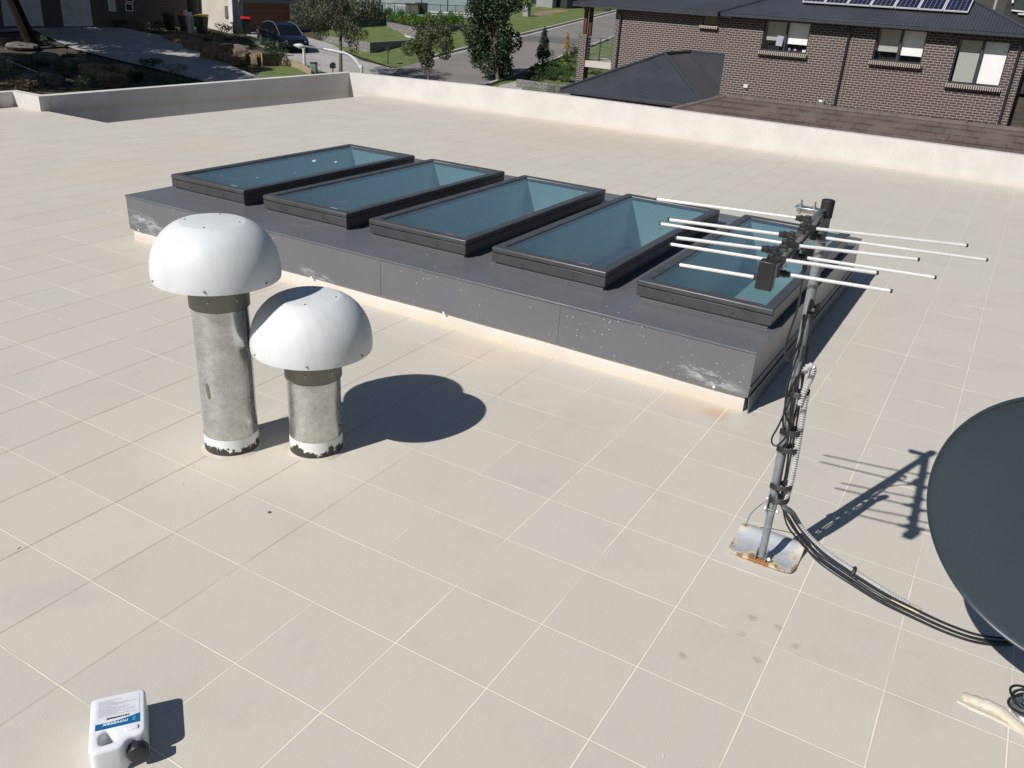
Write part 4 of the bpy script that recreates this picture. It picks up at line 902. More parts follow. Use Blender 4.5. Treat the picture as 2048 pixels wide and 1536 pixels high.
for px, lab, sz in ((826, 'tan wicker storage box behind the hedge', (1.1, .8, .7)), (843, 'dark covered barbecue box behind the hedge', (.9, .6, .75))):
    p = gp(px, 27, .06); mb = MB(); mb.box(p + V((0, 0, sz[2] / 2)), sz, .4); mb.box(p + V((0, 0, sz[2] + .04)), (sz[0] + .08, sz[1] + .08, .08), .4); tag(mb.build('storage_box', M('box_%d' % px, (.10, .09, .06) if px == 826 else (.02, .022, .022), .8), bevel=.02), lab, 'storage box')
# far dark building piece, pale cabinet, shrubs on the verge top
for q, nm, lab, sz, m_ in [((1112, 12), 'garden_shed', 'dark green shed at the top of the verge', (4.2, 2.5, 2.4), dgreen_m), ((1092, 14), 'grey_panel', 'grey-green cabinet at the left corner of the dark shed', (1.9, .7, 1.6), greywall_m), ((1053, 33), 'utility_cabinet', 'pale ribbed utility cabinet beside the dark tree on the verge', (.55, .45, .95), conc_m)]:
    p = gp(*q); mb = MB(); mb.box(p + V((0, 0, sz[2] / 2 - .1)), sz, -.1)
    if nm == 'utility_cabinet':
        for i in range(4): mb.box(p + Matrix.Rotation(-.1, 3, 'Z') @ V((-.2 + i * .13, -.24, sz[2] / 2 - .1)), (.05, .02, .8), -.1)
    mb.box(p + V((0, 0, sz[2] - .06)), (sz[0] + .12, sz[1] + .12, .08), -.1)
    tag(mb.build(nm, m_, bevel=.02), lab, 'shed' if 'shed' in nm else 'cabinet')
mb = MB(); gpoly(mb, [(1062, 30), (1075, 24), (1110, 20), (1140, 21), (1120, 26), (1080, 32)], .028); gpoly(mb, [(1068, 0), (1085, 0), (1086, 14), (1070, 16)], .028); struct('bare_soil', mb, M('reddish_soil', (.28, .19, .12), .95, 0, (.18, .12, .08), 3, .8, 12), smooth=False)
for i, (px, py, rx, rz, lab) in enumerate([(1172, 22, .7, .5, 'low dark green shrub at the top of the verge behind the timber post'), (1205, 22, 1.1, .45, 'wide dark shrub at the far verge end beside the brick house'), (1146, 12, .8, .55, 'bright green shrub right of the dark shed'), (1066, 8, .5, .6, 'yellowish shrub left of the dark shed')]):
    p = gp(px, py); blob_bush('shrub', (p.x, p.y, p.z + rz), (rx, rx, rz), lab, [shrub_leaf, dark_leaf, hedge_leaf, olive_leaf][i], 900, .12, i + 40)
# ------------------------------------------------------------------ trees
def near_base(px, py, D): q = atd(px, py, D); return V((q.x, q.y, gz(q.x, q.y)))
p = near_base(681, 143, 42.3); tree('gum_tree', p, atd(680, -45, 42.8), atd(676, 8, 42.6), (2.0, 1.8, 1.85), 'slim gum tree with drooping sparse foliage beside the drive', gum_leaf, bark_m, 7500, .19, 34, .085, 11, .8, 'tree', None, .36, (1, .26), -.9)
o = bpy.data.objects['gum_tree']; mb = leaves([(atd(708, 92, 42.4)[:], (.28, .28, .5)), (atd(700, 78, 42.4)[:], (.3, .3, .3)), (atd(718, 66, 42.4)[:], (.2, .2, .4)), (atd(642, 62, 42.4)[:], (.4, .4, .45)), (atd(630, 50, 42.4)[:], (.3, .3, .4))], 620, .17, (1, .26), .9, 5); mb.build('hanging_foliage', gum_leaf, o, smooth=False)
p = near_base(857, 164, 41.5); tree('street_tree', p, atd(860, 60, 41.6), atd(859, 84, 41.6), (1.12, 1.05, 1.12), 'small olive street tree standing in front of the road kerb', olive_leaf, bark_m, 7500, .11, 30, .05, 21, 0, k=.36, shape=(1, .55))
p = gp(998, 166); tree('street_tree', p, atd(990, 10, 46), atd(984, 68, 46), (1.5, 1.45, 2.3), 'tall dark leafy street tree reaching the top of the photo', dark_leaf, bark_m, 15000, .15, 46, .09, 31, 0, k=.36, shape=(1, .6))
o = bpy.data.objects['street_tree.001']; mb = leaves([(atd(1012, 5, 46)[:], (1.0, .8, .7)), (atd(1048, 5, 46)[:], (.5, .5, .5)), (atd(955, 20, 46)[:], (.8, .7, .6))], 2200, .13, (1, .6), 0, 6); mb.build('upper_foliage', dark_leaf, o, smooth=False)
def conifer(px, py, ptop, w_, label, seed):
    b_ = gp(px, py); t_ = atd(px, ptop, (b_ - CAM).dot(RZ)); H = t_.z - b_.z; e = thing('conifer', b_, label, 'conifer'); cl_ = []
    rd = random.Random(seed)
    for i in range(70):
        f = rd.random() ** .8; r = w_ * (1 - f) ** .8; a_ = rd.uniform(0, 2 * pi); cl_.append(((b_.x + r * .7 * cos(a_), b_.y + r * .7 * sin(a_), b_.z + .1 + H * f), (.10 + .16 * (1 - f), .10 + .16 * (1 - f), .16 + .1 * (1 - f))))
    leaves(cl_, 3800, .11, (1, .35), -.8, seed).build('crown', conif_leaf, e, smooth=False)
    mb = MB(); mb.cyl(b_ - V((0, 0, .2)), b_ + V((0, 0, H * .9)), .06, .015, 8); mb.build('trunk', bark_m, e)
conifer(1084, 142, 58, .52, 'pointed dark conifer on the garden corner by the road', 3)
p = gp(1131, 124); D = (p - CAM).dot(RZ); e = thing('flax_plant', p, 'pale green strappy plant with a tall orange flower head', 'plant')
mb = MB(); rd = random.Random(8)
for i in range(170):
    a_ = rd.uniform(0, 2 * pi); L = rd.uniform(.5, .95); d = V((cos(a_), sin(a_), 0)); el_ = rd.uniform(.15, 1.0); q = [p + d * L * el_ * t * .75 + V((0, 0, L * (t - .55 * el_ * t * t * 1.3))) for t in (0, .35, .7, 1)]; sd2 = V((-d.y, d.x, 0)) * .022
    mb.add([q[0] - sd2, q[0] + sd2, q[1] + sd2, q[1] - sd2, q[2] + sd2 * .8, q[2] - sd2 * .8, q[3]], [(0, 1, 2, 3), (3, 2, 4, 5), (5, 4, 6)])
mb.build('leaves', yucca_leaf, e, smooth=False)
leaves([((p.x, p.y, p.z + .85 + .12 * i), (.20 - .012 * i, .20 - .012 * i, .16)) for i in range(7)], 900, .075, (1, .5), 0, 3).build('flower_head', orange_leaf, e, smooth=False)
sh = [(1105, 128, .42, .50, shrub_leaf, 'upright feathery green shrub right of the conifer'), (1118, 140, .5, .42, hedge_leaf, 'bright green shrub below the strappy plant'), (1150, 118, .45, .55, olive_leaf, 'yellow-green shrub against the brick pier'), (1140, 138, .55, .42, olive_leaf, 'reddish-green shrub low beside the brick pier'), (1085, 150, .55, .38, shrub_leaf, 'low shrub on top of the block wall below the conifer'), (1062, 152, .45, .28, dark_leaf, 'grey-green clump at the left end of the block wall'),
      (1125, 155, .65, .38, shrub_leaf, 'broad mid-green shrub behind the block wall'), (1148, 156, .5, .4, hedge_leaf, 'rounded bright shrub at the foot of the brick pier'), (1105, 150, .5, .34, shrub_leaf, 'small dense shrub in the middle of the corner garden'), (1195, 140, .7, .32, olive_leaf, 'yellowish shrub under the balcony slab'), (1160, 100, .5, .45, hedge_leaf, 'bright green shrub by the road kerb left of the pier'), (1072, 140, .4, .3, hedge_leaf, 'low bright shrub left of the conifer foot')]
for i, (px, py, rx, rz, m_, lab) in enumerate(sh):
    p = gp(px, py + 6, .1); blob_bush('shrub', (p.x, p.y, p.z + rz * .8), (rx, rx, rz), lab, m_, 1100, .10, i + 60, spiky=(i in (0, 4, 6)))
W = [gp(1014, 190), gp(1032, 176), gp(1075, 180), gp(1120, 188), gp(1175, 196)]
zw = onpl(1034, 159, W[1], (1, .0)).z
gwall('retaining_wall', W[1:], [zw, zw - .05, zw - .05, zw + .1], .3, block_m, 'weathered grey block wall holding the corner garden by the footpath', group='grey block garden walls', zb=-3.6)
p = gp(1090, 200); blob_bush('shrub', (p.x, p.y, p.z + .62), (.78, .6, .72), 'loose grey-green bush growing in front of the weathered block wall', gum_leaf, 1500, .10, 99, spiky=True)
p = gp(1008, 180); mb = MB(); mb.box(p + V((0, 0, .08)), (.5, .35, .10), .4); tag(mb.build('meter_lid', M('pale_green', (.22, .30, .22), .6), bevel=.02), 'small pale green lid lying on the footpath below the dark street tree', 'meter lid')
# ------------------------------------------------------------------ street light arm
e = thing('street_lamp', atd(722, 150, 33), 'pale curved street lamp arm rising behind the far parapet corner', 'street lamp')
pts = [(724, 700), (723.5, 150), (721, 136), (714, 124), (704, 114), (690, 107), (668, 102), (648, 98)]
sp = smoothpts([atd(px, py, 33) if py < 500 else V((atd(722, 150, 33).x, atd(722, 150, 33).y, -4.5)) for px, py in pts], 8)
mb = MB(); mb.tube(sp, .052, 10); mb.build('arm', M('lamp_metal', (.62, .63, .64), .45, .2), e)
mb = MB(); mb.tube([atd(650, 98.5, 33), atd(606, 92, 33)], .028, 8); mb.build('bracket', galvd_m, e)
mb = MB(); a = atd(608, 93.5, 33); b = atd(587, 90, 33); mb.tube([a, a.lerp(b, .2), a.lerp(b, .45), a.lerp(b, .8), b], [.045, .095, .10, .06, .02], 12); mb.build('lamp_head', M('lamp_head', (.50, .50, .49), .4), e)
mb = MB(); p = gp(609, 133); h = .95; mb.lathe([(.075, -.2), (.075, h - .12), (.09, h - .11), (.09, h), (.0, h + .03)], p, 14); tag(mb.build('bollard', white_m), 'short pale cylindrical bollard in front of the parked car', 'bollard')
p = gp(628, 148); e = thing('green_pit_box', p, 'squat pale green electricity box behind the parapet', 'utility box'); mb = MB(); mb.box(p + V((0, 0, .25)), (.32, .3, .55), .4); mb.build('body', M('pale_green_box', (.14, .22, .17), .5), e, bevel=.02); mb = MB(); mb.box(p + V((0, 0, .56)), (.36, .34, .05), .4); mb.build('lid', green_m, e, bevel=.01)
def mailbox(px, py, ph, lab, m_, sz):
    p = gp(px, py); e = thing('mailbox', p, lab, 'mailbox', 'mailboxes by the drive'); mb = MB(); mb.cyl(p, p + V((0, 0, ph)), .028, n=8); mb.build('post', rubber_m, e)
    mb = MB(); mb.box(p + V((0, 0, ph + sz[2] / 2)), sz, .5); mb.prism([p + Matrix.Rotation(.5, 3, 'Z') @ V(q) for q in ((-sz[0] / 2 - .02, -sz[1] / 2, ph + sz[2]), (0, -sz[1] / 2, ph + sz[2] + .1), (sz[0] / 2 + .02, -sz[1] / 2, ph + sz[2]))], Matrix.Rotation(.5, 3, 'Z') @ V((0, sz[1], 0))); mb.build('box', m_, e, bevel=.006)
mailbox(776, 129, .74, 'black mailbox on a thin leaning post on the sunny verge', rubber_m, (.22, .38, .14)); mailbox(666, 150, .34, 'dark green mailbox just above the parapet beside the gum trunk', green_m, (.24, .36, .20))
# timber edging
a, b, c = gp(564, 128), gp(596, 138), gp(622, 152); gwall('timber_edging', [a, b, c], [a.z + .35, b.z + .38, c.z + .32], .09, timber_m, 'pale timber sleeper edging stepping down towards the parapet', 'garden edging')
a, b = gp(527, 134), gp(562, 132); c_ = b + V((-.6, 1.0, .05)); e = thing('timber_planter', a, 'shaded brown timber planter beside the sandstone rocks', 'planter')
mb = MB(); d = (b - a); 
for i in range(3): mb.box(a.lerp(b, .5) + V((0, 0, .13 + .21 * i)), (d.length, .08, .2), math.atan2(d.y, d.x))
mb.build('sleeper_front', M('brown_timber', (.15, .10, .06), .85, 0, (.10, .07, .045), 3), e)
for q in (a, b): mb = MB(); mb.box(q + V((0, -.06, .34)), (.07, .07, .72)); mb.build('post', timber_m, e)
blob_bush('shrub', ((a.x + b.x) / 2 - .2, (a.y + b.y) / 2 + .6, a.z + .8), (.8, .6, .55), 'dark shrub spilling over the brown timber planter', dark_leaf, 1000, .12, 77)
# ------------------------------------------------------------------ parked car
def car():
    c0_ = gp(566, 97) + V((0, 0, .03)); hd = math.atan2(-.40, .91); e = thing('parked_car', c0_, 'dark blue parked car on the concrete drive below the brown garage door', 'car')
    Rm = Matrix.Rotation(hd, 3, 'Z'); tilt = Matrix.Rotation(.06, 3, 'Y'); Rm = Rm @ tilt
    def L(x, y, z): return c0_ + Rm @ V((x, y, z))
    S_ = 1.0
    lower = [(-2.15, .35, .62, .80), (-2.1, .30, .86, .84), (-1.6, .22, .92, .89), (-.6, .2, .96, .90), (.6, .2, .96, .90), (1.2, .2, .94, .90), (1.75, .25, .86, .87), (2.12, .32, .74, .78), (2.2, .38, .60, .68)]
    mb = MB(); vs = []; k = 8
    for x, z0, z1, hw in lower:
        pr_ = [(-hw * .96, z0), (-hw, (z0 + z1) / 2), (-hw * .97, z1 - .06), (-hw * .86, z1), (hw * .86, z1), (hw * .97, z1 - .06), (hw, (z0 + z1) / 2), (hw * .96, z0)]
        vs += [L(x, a, b) for a, b in pr_]
    n_ = len(lower); fs = [(i * k + j, (i + 1) * k + j, (i + 1) * k + (j + 1) % k, i * k + (j + 1) % k) for i in range(n_ - 1) for j in range(k)] + [tuple(range(k)), tuple(range((n_ - 1) * k, n_ * k))]
    mb.add(vs, fs); mb.build('body', carpaint_m, e, smooth=40)
    cab = [(-1.95, .90, .92, .70), (-1.35, .90, 1.28, .66), (-.6, .92, 1.44, .62), (.1, .92, 1.45, .62), (.6, .92, 1.36, .64), (1.35, .90, .92, .72)]
    mb = MB(); vs = []
    for x, z0, z1, hw in cab: vs += [L(x, -.80, z0), L(x, -hw, z1), L(x, hw, z1), L(x, .80, z0)]
    fs = [(i * 4 + j, (i + 1) * 4 + j, (i + 1) * 4 + (j + 1) % 4, i * 4 + (j + 1) % 4) for i in range(5) for j in range(4)] + [(0, 1, 2, 3), (20, 21, 22, 23)]
    mb.add(vs, fs); mb.build('cabin', carpaint_m, e, smooth=35)
    def pan(name, pts, m_):
        mb = MB(); mb.add([L(*q) for q in pts], [tuple(range(len(pts)))]); mb.build(name, m_, e, smooth=False)
    gm = window_glass('car_glass', (.006, .007, .009))
    pan('windscreen', [(.66, -.60, 1.335), (1.33, -.70, .945), (1.33, .70, .945), (.66, .60, 1.335)], gm); pan('rear_window', [(-1.37, -.62, 1.28), (-1.93, -.68, .96), (-1.93, .68, .96), (-1.37, .62, 1.28)], gm)
    for s_ in (-1, 1):
        pan('side_window', [(.12, s_ * .665, 1.37), (.55, s_ * .672, 1.30), (1.05, s_ * .775, 1.00), (.12, s_ * .79, 1.0)], gm); pan('side_window', [(-.0, s_ * .665, 1.37), (-.85, s_ * .675, 1.34), (-1.5, s_ * .77, 1.02), (-.0, s_ * .79, 1.0)], gm)
        mb = MB(); mb.tube([L(-1.45, s_ * .66, 1.25), L(-.6, s_ * .635, 1.445), (L(.12, s_ * .635, 1.455)), L(.62, s_ * .655, 1.365), L(1.36, s_ * .73, .925)], .018, 6); mb.build('roof_pillar', M('chrome_strip', (.35, .38, .45), .25, .6), e)
        mb = MB(); mb.sphere(L(.95, s_ * .93, .98), .09, 10, (1, .9, .7)); mb.build('mirror', carpaint_m, e)
        for x in (-1.35, 1.35):
            c_ = L(x, s_ * .80, .30); mb = MB(); ax = (Rm @ V((0, 1, 0))); mb.cyl(c_ - ax * .1, c_ + ax * .1, .31, n=24); wh = mb.build('wheel', tyre_m, e, bevel=.03)
            mb = MB(); mb.cyl(c_ - ax * .105, c_ + ax * .105, .19, n=12); mb.build('rim', steel_m, wh)
    for s_ in (-1, 1):
        mb = MB(); mb.sphere(L(2.10, s_ * .58, .64), .12, 10, (.8, 1.3, .6)); mb.build('headlight', window_glass('lamp_glass', (.12, .13, .14)), e)
        mb = MB(); mb.sphere(L(-2.08, s_ * .62, .74), .11, 10, (.6, 1.2, .8)); mb.build('tail_light', red_m, e)
    mb = MB(); mb.box(L(2.21, 0, .42), (.03, .9, .12), Rm); mb.build('grille', rubber_m, e)
car()
# ------------------------------------------------------------------ bins and gas bottles
def bin_(p, lid, lab, rz=0, k=1.0, grp='wheelie bins by the garage'):
    e = thing('wheelie_bin', p, lab, 'wheelie bin', grp); R = Matrix.Rotation(rz, 3, 'Z'); mb = MB()
    def L(x, y, z): return p + R @ V((x * k, y * k, z * k))
    a = [L(-.2, -.22, .04), L(.2, -.22, .04), L(.2, .20, .04), L(-.2, .20, .04), L(-.29, -.30, .95), L(.29, -.30, .95), L(.29, .33, .95), L(-.29, .33, .95)]
    mb.add(a, [(0, 1, 5, 4), (1, 2, 6, 5), (2, 3, 7, 6), (3, 0, 4, 7), (0, 3, 2, 1), (4, 5, 6, 7)]); mb.build('body', green_m, e, bevel=.03)
    mb = MB(); mb.add([L(-.31, -.35, .955), L(.31, -.35, .955), L(.31, .36, .97), L(-.31, .36, .97), L(-.28, -.30, 1.02), L(.28, -.30, 1.02), L(.28, .33, 1.08), L(-.28, .33, 1.08)], [(0, 1, 5, 4), (1, 2, 6, 5), (2, 3, 7, 6), (3, 0, 4, 7), (0, 3, 2, 1), (4, 5, 6, 7)]); mb.build('lid', lid, e, bevel=.02)
    for s_ in (-1, 1): mb = MB(); mb.cyl(L(.26 * s_, .25, .1), L(.31 * s_, .25, .1), .1, n=14); mb.build('wheel', tyre_m, e)
    mb = MB(); mb.cyl(L(-.25, .39, .98), L(.25, .39, .98), .018, n=8); mb.build('handle', green_m, e)
bin_(gp(371, 64), red_m, 'red-lidded wheelie bin standing behind the gas bottles', .2); bin_(gp(405, 69), yellow_m, 'yellow-lidded wheelie bin beside the gas bottles', .3, 1.12); bin_(gp(493, 69), red_m, 'red-lidded wheelie bin in front of the brown garage door', .9)
bin_(gp(341, 62), green_m, 'all dark green bin in shade left of the red-lidded bin', .1)
for px, py, lab in ((374, 64, 'left pale gas bottle standing a little further back'), (383, 68, 'right pale gas bottle standing nearer the yellow-lidded bin')):
    p = gp(px, py); e = thing('gas_bottle', p, lab, 'gas bottle', 'gas bottles by the wall'); mb = MB(); mb.lathe([(.0, .03), (.18, .03), (.185, .06), (.185, 1.0), (.16, 1.1), (.09, 1.17), (0, 1.18)], p, 20); mb.build('cylinder', M('bottle_grey_%d' % px, (.50, .50, .50), .4), e)
    mb = MB(); mb.lathe([(.12, 1.15), (.13, 1.3), (.115, 1.3), (.11, 1.15)], p, 16); mb.build('valve_guard', M('bottle_white_%d' % px, (.6, .6, .6), .4), e)
# ------------------------------------------------------------------ left houses
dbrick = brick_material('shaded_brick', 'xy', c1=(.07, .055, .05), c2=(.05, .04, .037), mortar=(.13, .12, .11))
def plane_poly(mb, P, d, pix, off=0.0, th=.06):
    nn = V((d[1], -d[0], 0)).normalized(); 
    if nn.dot(CAM - P) < 0: nn = -nn
    pts = [onpl(px, py, P + nn * off, d) for px, py in pix]; mb.prism(pts, -nn * th)
PH = gp(-60, 60); PH2 = gp(330, 52); hd_ = (PH2 - PH); dH = V((hd_.x, hd_.y, 0)).normalized()
ho = thing('garage_house', gp(60, 50), 'dark shaded brick house with two pale garage doors beside the dappled driveway', 'house')
nrm = V((dH.y, -dH.x, 0)); nrm = nrm if nrm.dot(CAM - PH) > 0 else -nrm
mb = MB(); A_ = PH - dH * 4; B_ = PH + dH * 13.0; 
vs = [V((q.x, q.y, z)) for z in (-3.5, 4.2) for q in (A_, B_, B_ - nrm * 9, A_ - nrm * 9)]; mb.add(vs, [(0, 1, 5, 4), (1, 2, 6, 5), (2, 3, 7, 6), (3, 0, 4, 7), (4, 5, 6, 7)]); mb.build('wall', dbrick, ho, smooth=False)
mb = MB(); ov = .6; vs = [V((q.x, q.y, 4.2)) for q in (A_ - dH * ov + nrm * ov, B_ + dH * ov + nrm * ov, B_ + dH * ov - nrm * (9 + ov), A_ - dH * ov - nrm * (9 + ov))]; r1 = (vs[0] + vs[3]) / 2 + dH * 4 + V((0, 0, 2)); r2 = (vs[1] + vs[2]) / 2 - dH * 4 + V((0, 0, 2)); mb.add(vs + [r1, r2], [(0, 1, 5, 4), (1, 2, 5), (2, 3, 4, 5), (3, 0, 4), (3, 2, 1, 0)]); mb.build('roof', roofm_x, ho, smooth=False)
for pix in ([(8, 52), (88, 52), (76, -30), (-2, -30)], [(128, 53), (186, 52), (176, -30), (116, -30)]):
    mb = MB(); plane_poly(mb, PH, dH, pix, .03); g_ = mb.build('garage_door', doorwhite_m, ho)
for pix, m_, nm in [([(218, 22), (233, 24), (229, -8), (214, -8)], doorwhite_m, 'door'), ([(252, 22), (267, 23), (265, 7), (250, 6)], white_m, 'window'), ([(252, 4), (267, 5), (266, -8), (251, -8)], white_m, 'window')]:
    mb = MB(); plane_poly(mb, PH, dH, pix, .04); o = mb.build(nm, m_, ho)
    if nm == 'window':
        q = [(pix[0][0] + 2, pix[0][1] - 2), (pix[1][0] - 2, pix[1][1] - 2), (pix[2][0] - 2, pix[2][1] + 2), (pix[3][0] + 2, pix[3][1] + 2)]; mb = MB(); plane_poly(mb, PH, dH, q, .06, .03); mb.build('pane', pane_m, o)
# cream and grey house with the brown garage door
GA, GB = gp(466, 66), gp(650, 55); dG = V((GB.x - GA.x, GB.y - GA.y, 0)).normalized(); nG = V((dG.y, -dG.x, 0)); nG = nG if nG.dot(CAM - GA) > 0 else -nG
h2 = thing('rendered_house', GA, 'cream and grey rendered house with a brown garage door behind the parked car', 'house')
A_ = GA; B_ = GA + dG * 9.5; mb = MB(); vs = [V((q.x, q.y, z)) for z in (-3.5, 3.6) for q in (A_, B_, B_ - nG * 10, A_ - nG * 10)]
mb.add(vs, [(0, 1, 5, 4), (1, 2, 6, 5), (2, 3, 7, 6), (4, 5, 6, 7)]); mb.build('front_wall', greywall_m, h2, smooth=False)
mb = MB(); mb.add([vs[3], vs[0], vs[4], vs[7]], [(0, 1, 2, 3)]); mb.v = [(V(p) - dG * .004)[:] for p in mb.v]; mb.build('side_wall', cream_m, h2, smooth=False)
mb = MB(); plane_poly(mb, GA, dG, [(489, 62), (581, 57), (578, 8), (487, 6)], .03); gd = mb.build('garage_door', doorbrown_m, h2)
for i in range(1, 5):
    mb = MB(); f = i / 5; plane_poly(mb, GA, dG, [(489 - 2 * f, 62 - 56 * f), (581 - 3 * f, 57 - 49 * f), (581 - 3 * f, 56 - 49 * f), (489 - 2 * f, 61 - 56 * f)], .045, .02); mb.build('door_panel_joint', M('joint_brown', (.05, .02, .012), .6), gd)
mb = MB(); plane_poly(mb, GA, dG, [(478, 4), (588, 8), (588, 2), (478, -2)], .2, .2); mb.build('lintel', M('lintel_grey', (.16, .17, .17), .7), h2)
dS = V((-nG.x, -nG.y, 0))
for pix, m_, nm in [([(458, 45), (466, 44), (463, -10), (455, -10)], white_m, 'corner_trim'), ([(400, 40), (402, 40), (398, -10), (396, -10)], M('joint_grey', (.18, .16, .14), .7), 'panel_joint'), ([(450, 36), (458, 35), (456, 12), (449, 12)], M('box_grey', (.16, .13, .11), .6), 'meter_box')]:
    mb = MB(); plane_poly(mb, GA - dG * .05, dS, pix, .03, .04); mb.build(nm, m_, h2)
mb = MB(); vs2 = [V((q.x, q.y, 3.6)) for q in (A_ - dG * .5 + nG * .5, B_ + dG * .5 + nG * .5, B_ + dG * .5 - nG * 10.5, A_ - dG * .5 - nG * 10.5)]; mb.prism(vs2, (0, 0, .25)); mb.build('roof', trim_m, h2, smooth=False)
# ------------------------------------------------------------------ left garden: rocks, wires, shrubs, dark leaning trunk, shade trees
rocks = [(365, 86, .75, .55, .38, 'pale flat sandstone block at the top edge of the driveway'), (392, 98, .85, .6, .45, 'yellowish sandstone block above the driveway bend'), (437, 118, 1.25, .8, .72, 'largest orange sandstone boulder beside the driveway'), (470, 126, .95, .7, .60, 'tall orange sandstone boulder just right of the largest one'), (405, 84, .7, .5, .35, 'dark sandstone slab behind the yellowish block'), (505, 126, .8, .6, .5, 'golden sandstone boulder beside the timber planter'), (480, 108, .8, .5, .4, 'grey-brown boulder behind the orange boulders'), (345, 79, .5, .4, .25, 'small flat stone at the far end of the rock row'),
         (190, 146, 1.1, .6, .35, 'wide tan sandstone ledge in the shaded lower garden'), (250, 146, 1.3, .5, .28, 'long flat sandstone ledge beside the driveway edge'), (222, 168, .8, .5, .45, 'rough brown boulder just above the parapet'), (40, 96, 1.1, .7, .25, 'pale flat rocks left of the dark leaning trunk'), (95, 122, .9, .6, .35, 'grey boulder below the dark leaning trunk'), (150, 130, .8, .5, .3, 'grey stone at the driveway corner'), (62, 170, .7, .5, .4, 'mossy grey boulder near the left parapet'), (100, 165, .9, .5, .35, 'pale grey boulder under the wires'), (20, 130, .9, .6, .4, 'grey boulder at the left edge of the photo')]
for i, (px, py, a, b, c_, lab) in enumerate(rocks):
    p = gp(px, py); mb = MB(); mb.rock((p.x, p.y, p.z + c_ * .35), (a, b, c_), i * 7.3, 14); tag(mb.build('boulder', [sand_m, M('grey_stone_%d' % i, (.16, .145, .125), .9, 0, (.09, .08, .07), 3, .8, 10)][1 if i in (4, 6, 11, 12, 13, 14, 15, 16) else 0], smooth=25), lab, 'boulder', 'sandstone boulders along the drive')
gsh = [(130, 118, .7, .35, 'dark'), (85, 90, .35, .3, 'white-striped'), (140, 138, .6, .3, 'grassy'), (115, 148, .5, .3, 'low'), (300, 132, .7, .28, 'creeping'), (350, 150, .8, .3, 'spreading'), (275, 160, .6, .35, 'rough'), (340, 170, .9, .35, 'darkest'), (30, 150, .8, .4, 'tangled'), (70, 130, .7, .35, 'thin'), (400, 175, .8, .3, 'flat'), (430, 88, .7, .4, 'dusky'), (450, 78, .8, .5, 'tall dark'), (500, 92, .7, .35, 'dull'), (530, 100, .7, .35, 'trailing'), (560, 112, .6, .3, 'narrow'), (320, 62, .8, .35, 'black-green'), (290, 58, .8, .35, 'shaded'), (240, 55, .6, .3, 'little'), (40, 180, .8, .4, 'nearest'), (230, 190, .8, .35, 'matted'), (180, 178, .8, .4, 'sprawling')]
pos = ['right of the leaning trunk foot', 'at the foot of the leaning trunk', 'beside the tan sandstone ledge', 'left of the tan sandstone ledge', 'along the lower driveway edge', 'in the dark bank below the driveway', 'between the long ledge and the parapet', 'in the deep shade above the parapet', 'at the left edge below the flat rocks', 'between the leaning trunk and the wires', 'where the driveway meets the parapet', 'above the largest orange boulder', 'below the cream wall', 'below the red-lidded bin by the garage', 'beside the car front', 'behind the timber edging', 'below the shaded brick wall near the bins', 'under the white-framed window', 'by the shaded house door', 'behind the left parapet step', 'close behind the shaded parapet', 'under the wires near the shaded parapet']
for i, (px, py, rx, rz, wd) in enumerate(gsh):
    p = gp(px, py); blob_bush('shrub', (p.x, p.y, p.z + rz * .7), (rx, rx * .8, rz), '%s garden shrub %s' % (wd, pos[i]), [shrub_leaf, dark_leaf, gum_leaf, dead_leaf][(1, 2, 0, 2, 1, 3, 1, 1, 2, 2, 1, 1, 1, 1, 0, 1, 1, 1, 1, 3, 1, 2)[i]], 700, .11, i + 120, spiky=(i % 3 == 2))
e = thing('wire_fence', gp(100, 180), 'sagging wire strands on thin stakes in the dark lower garden', 'fence')
def W_(px, py, h=.0): return gp(px, py, h)
for k, (a, b) in enumerate([((14, 120), (88, 150)), ((110, 156), (165, 178)), ((88, 150), (110, 156)), ((110, 158), (134, 188))]):
    mb = MB(); mb.tube([atd(*a, 41.5), atd(*b, 41.0)], .016, 5); mb.build('wire', steel_m, e)
for px, py, pt in [(104, 185, 128), (16, 150, 118), (178, 182, 160), (118, 190, 165), (60, 160, 136)]:
    a = atd(px, py, 41.2); b = atd(px - 2, pt, 41.2); mb = MB(); mb.cyl(V((a.x, a.y, a.z - 1)), b, .022, n=6); mb.build('stake', galvd_m, e)
mb = MB()
for i in range(6): a = atd(60 + i * 6, 176 + i * 1.5, 40.5); mb.box(a, (.9, .10, .03), .8)
e2 = thing('timber_offcuts', gp(92, 182), 'dark planks lying in the shaded garden close to the parapet', 'planks')
mb.build('plank', M('grey_plank', (.12, .13, .15), .7), e2)
p = gp(70, 96); top = atd(10, -60, 45.5); tree('leaning_gum', p, top + V((-.6, -1.5, 5)), (top + V((-1.5, -4.0, 9)))[:], (4.2, 3.6, 2.6), 'dark leaning tree trunk crossing the pale garage doors', gum_leaf, shadebark_m, 6500, .34, 34, .30, 51, .4, 'tree', None, .34)
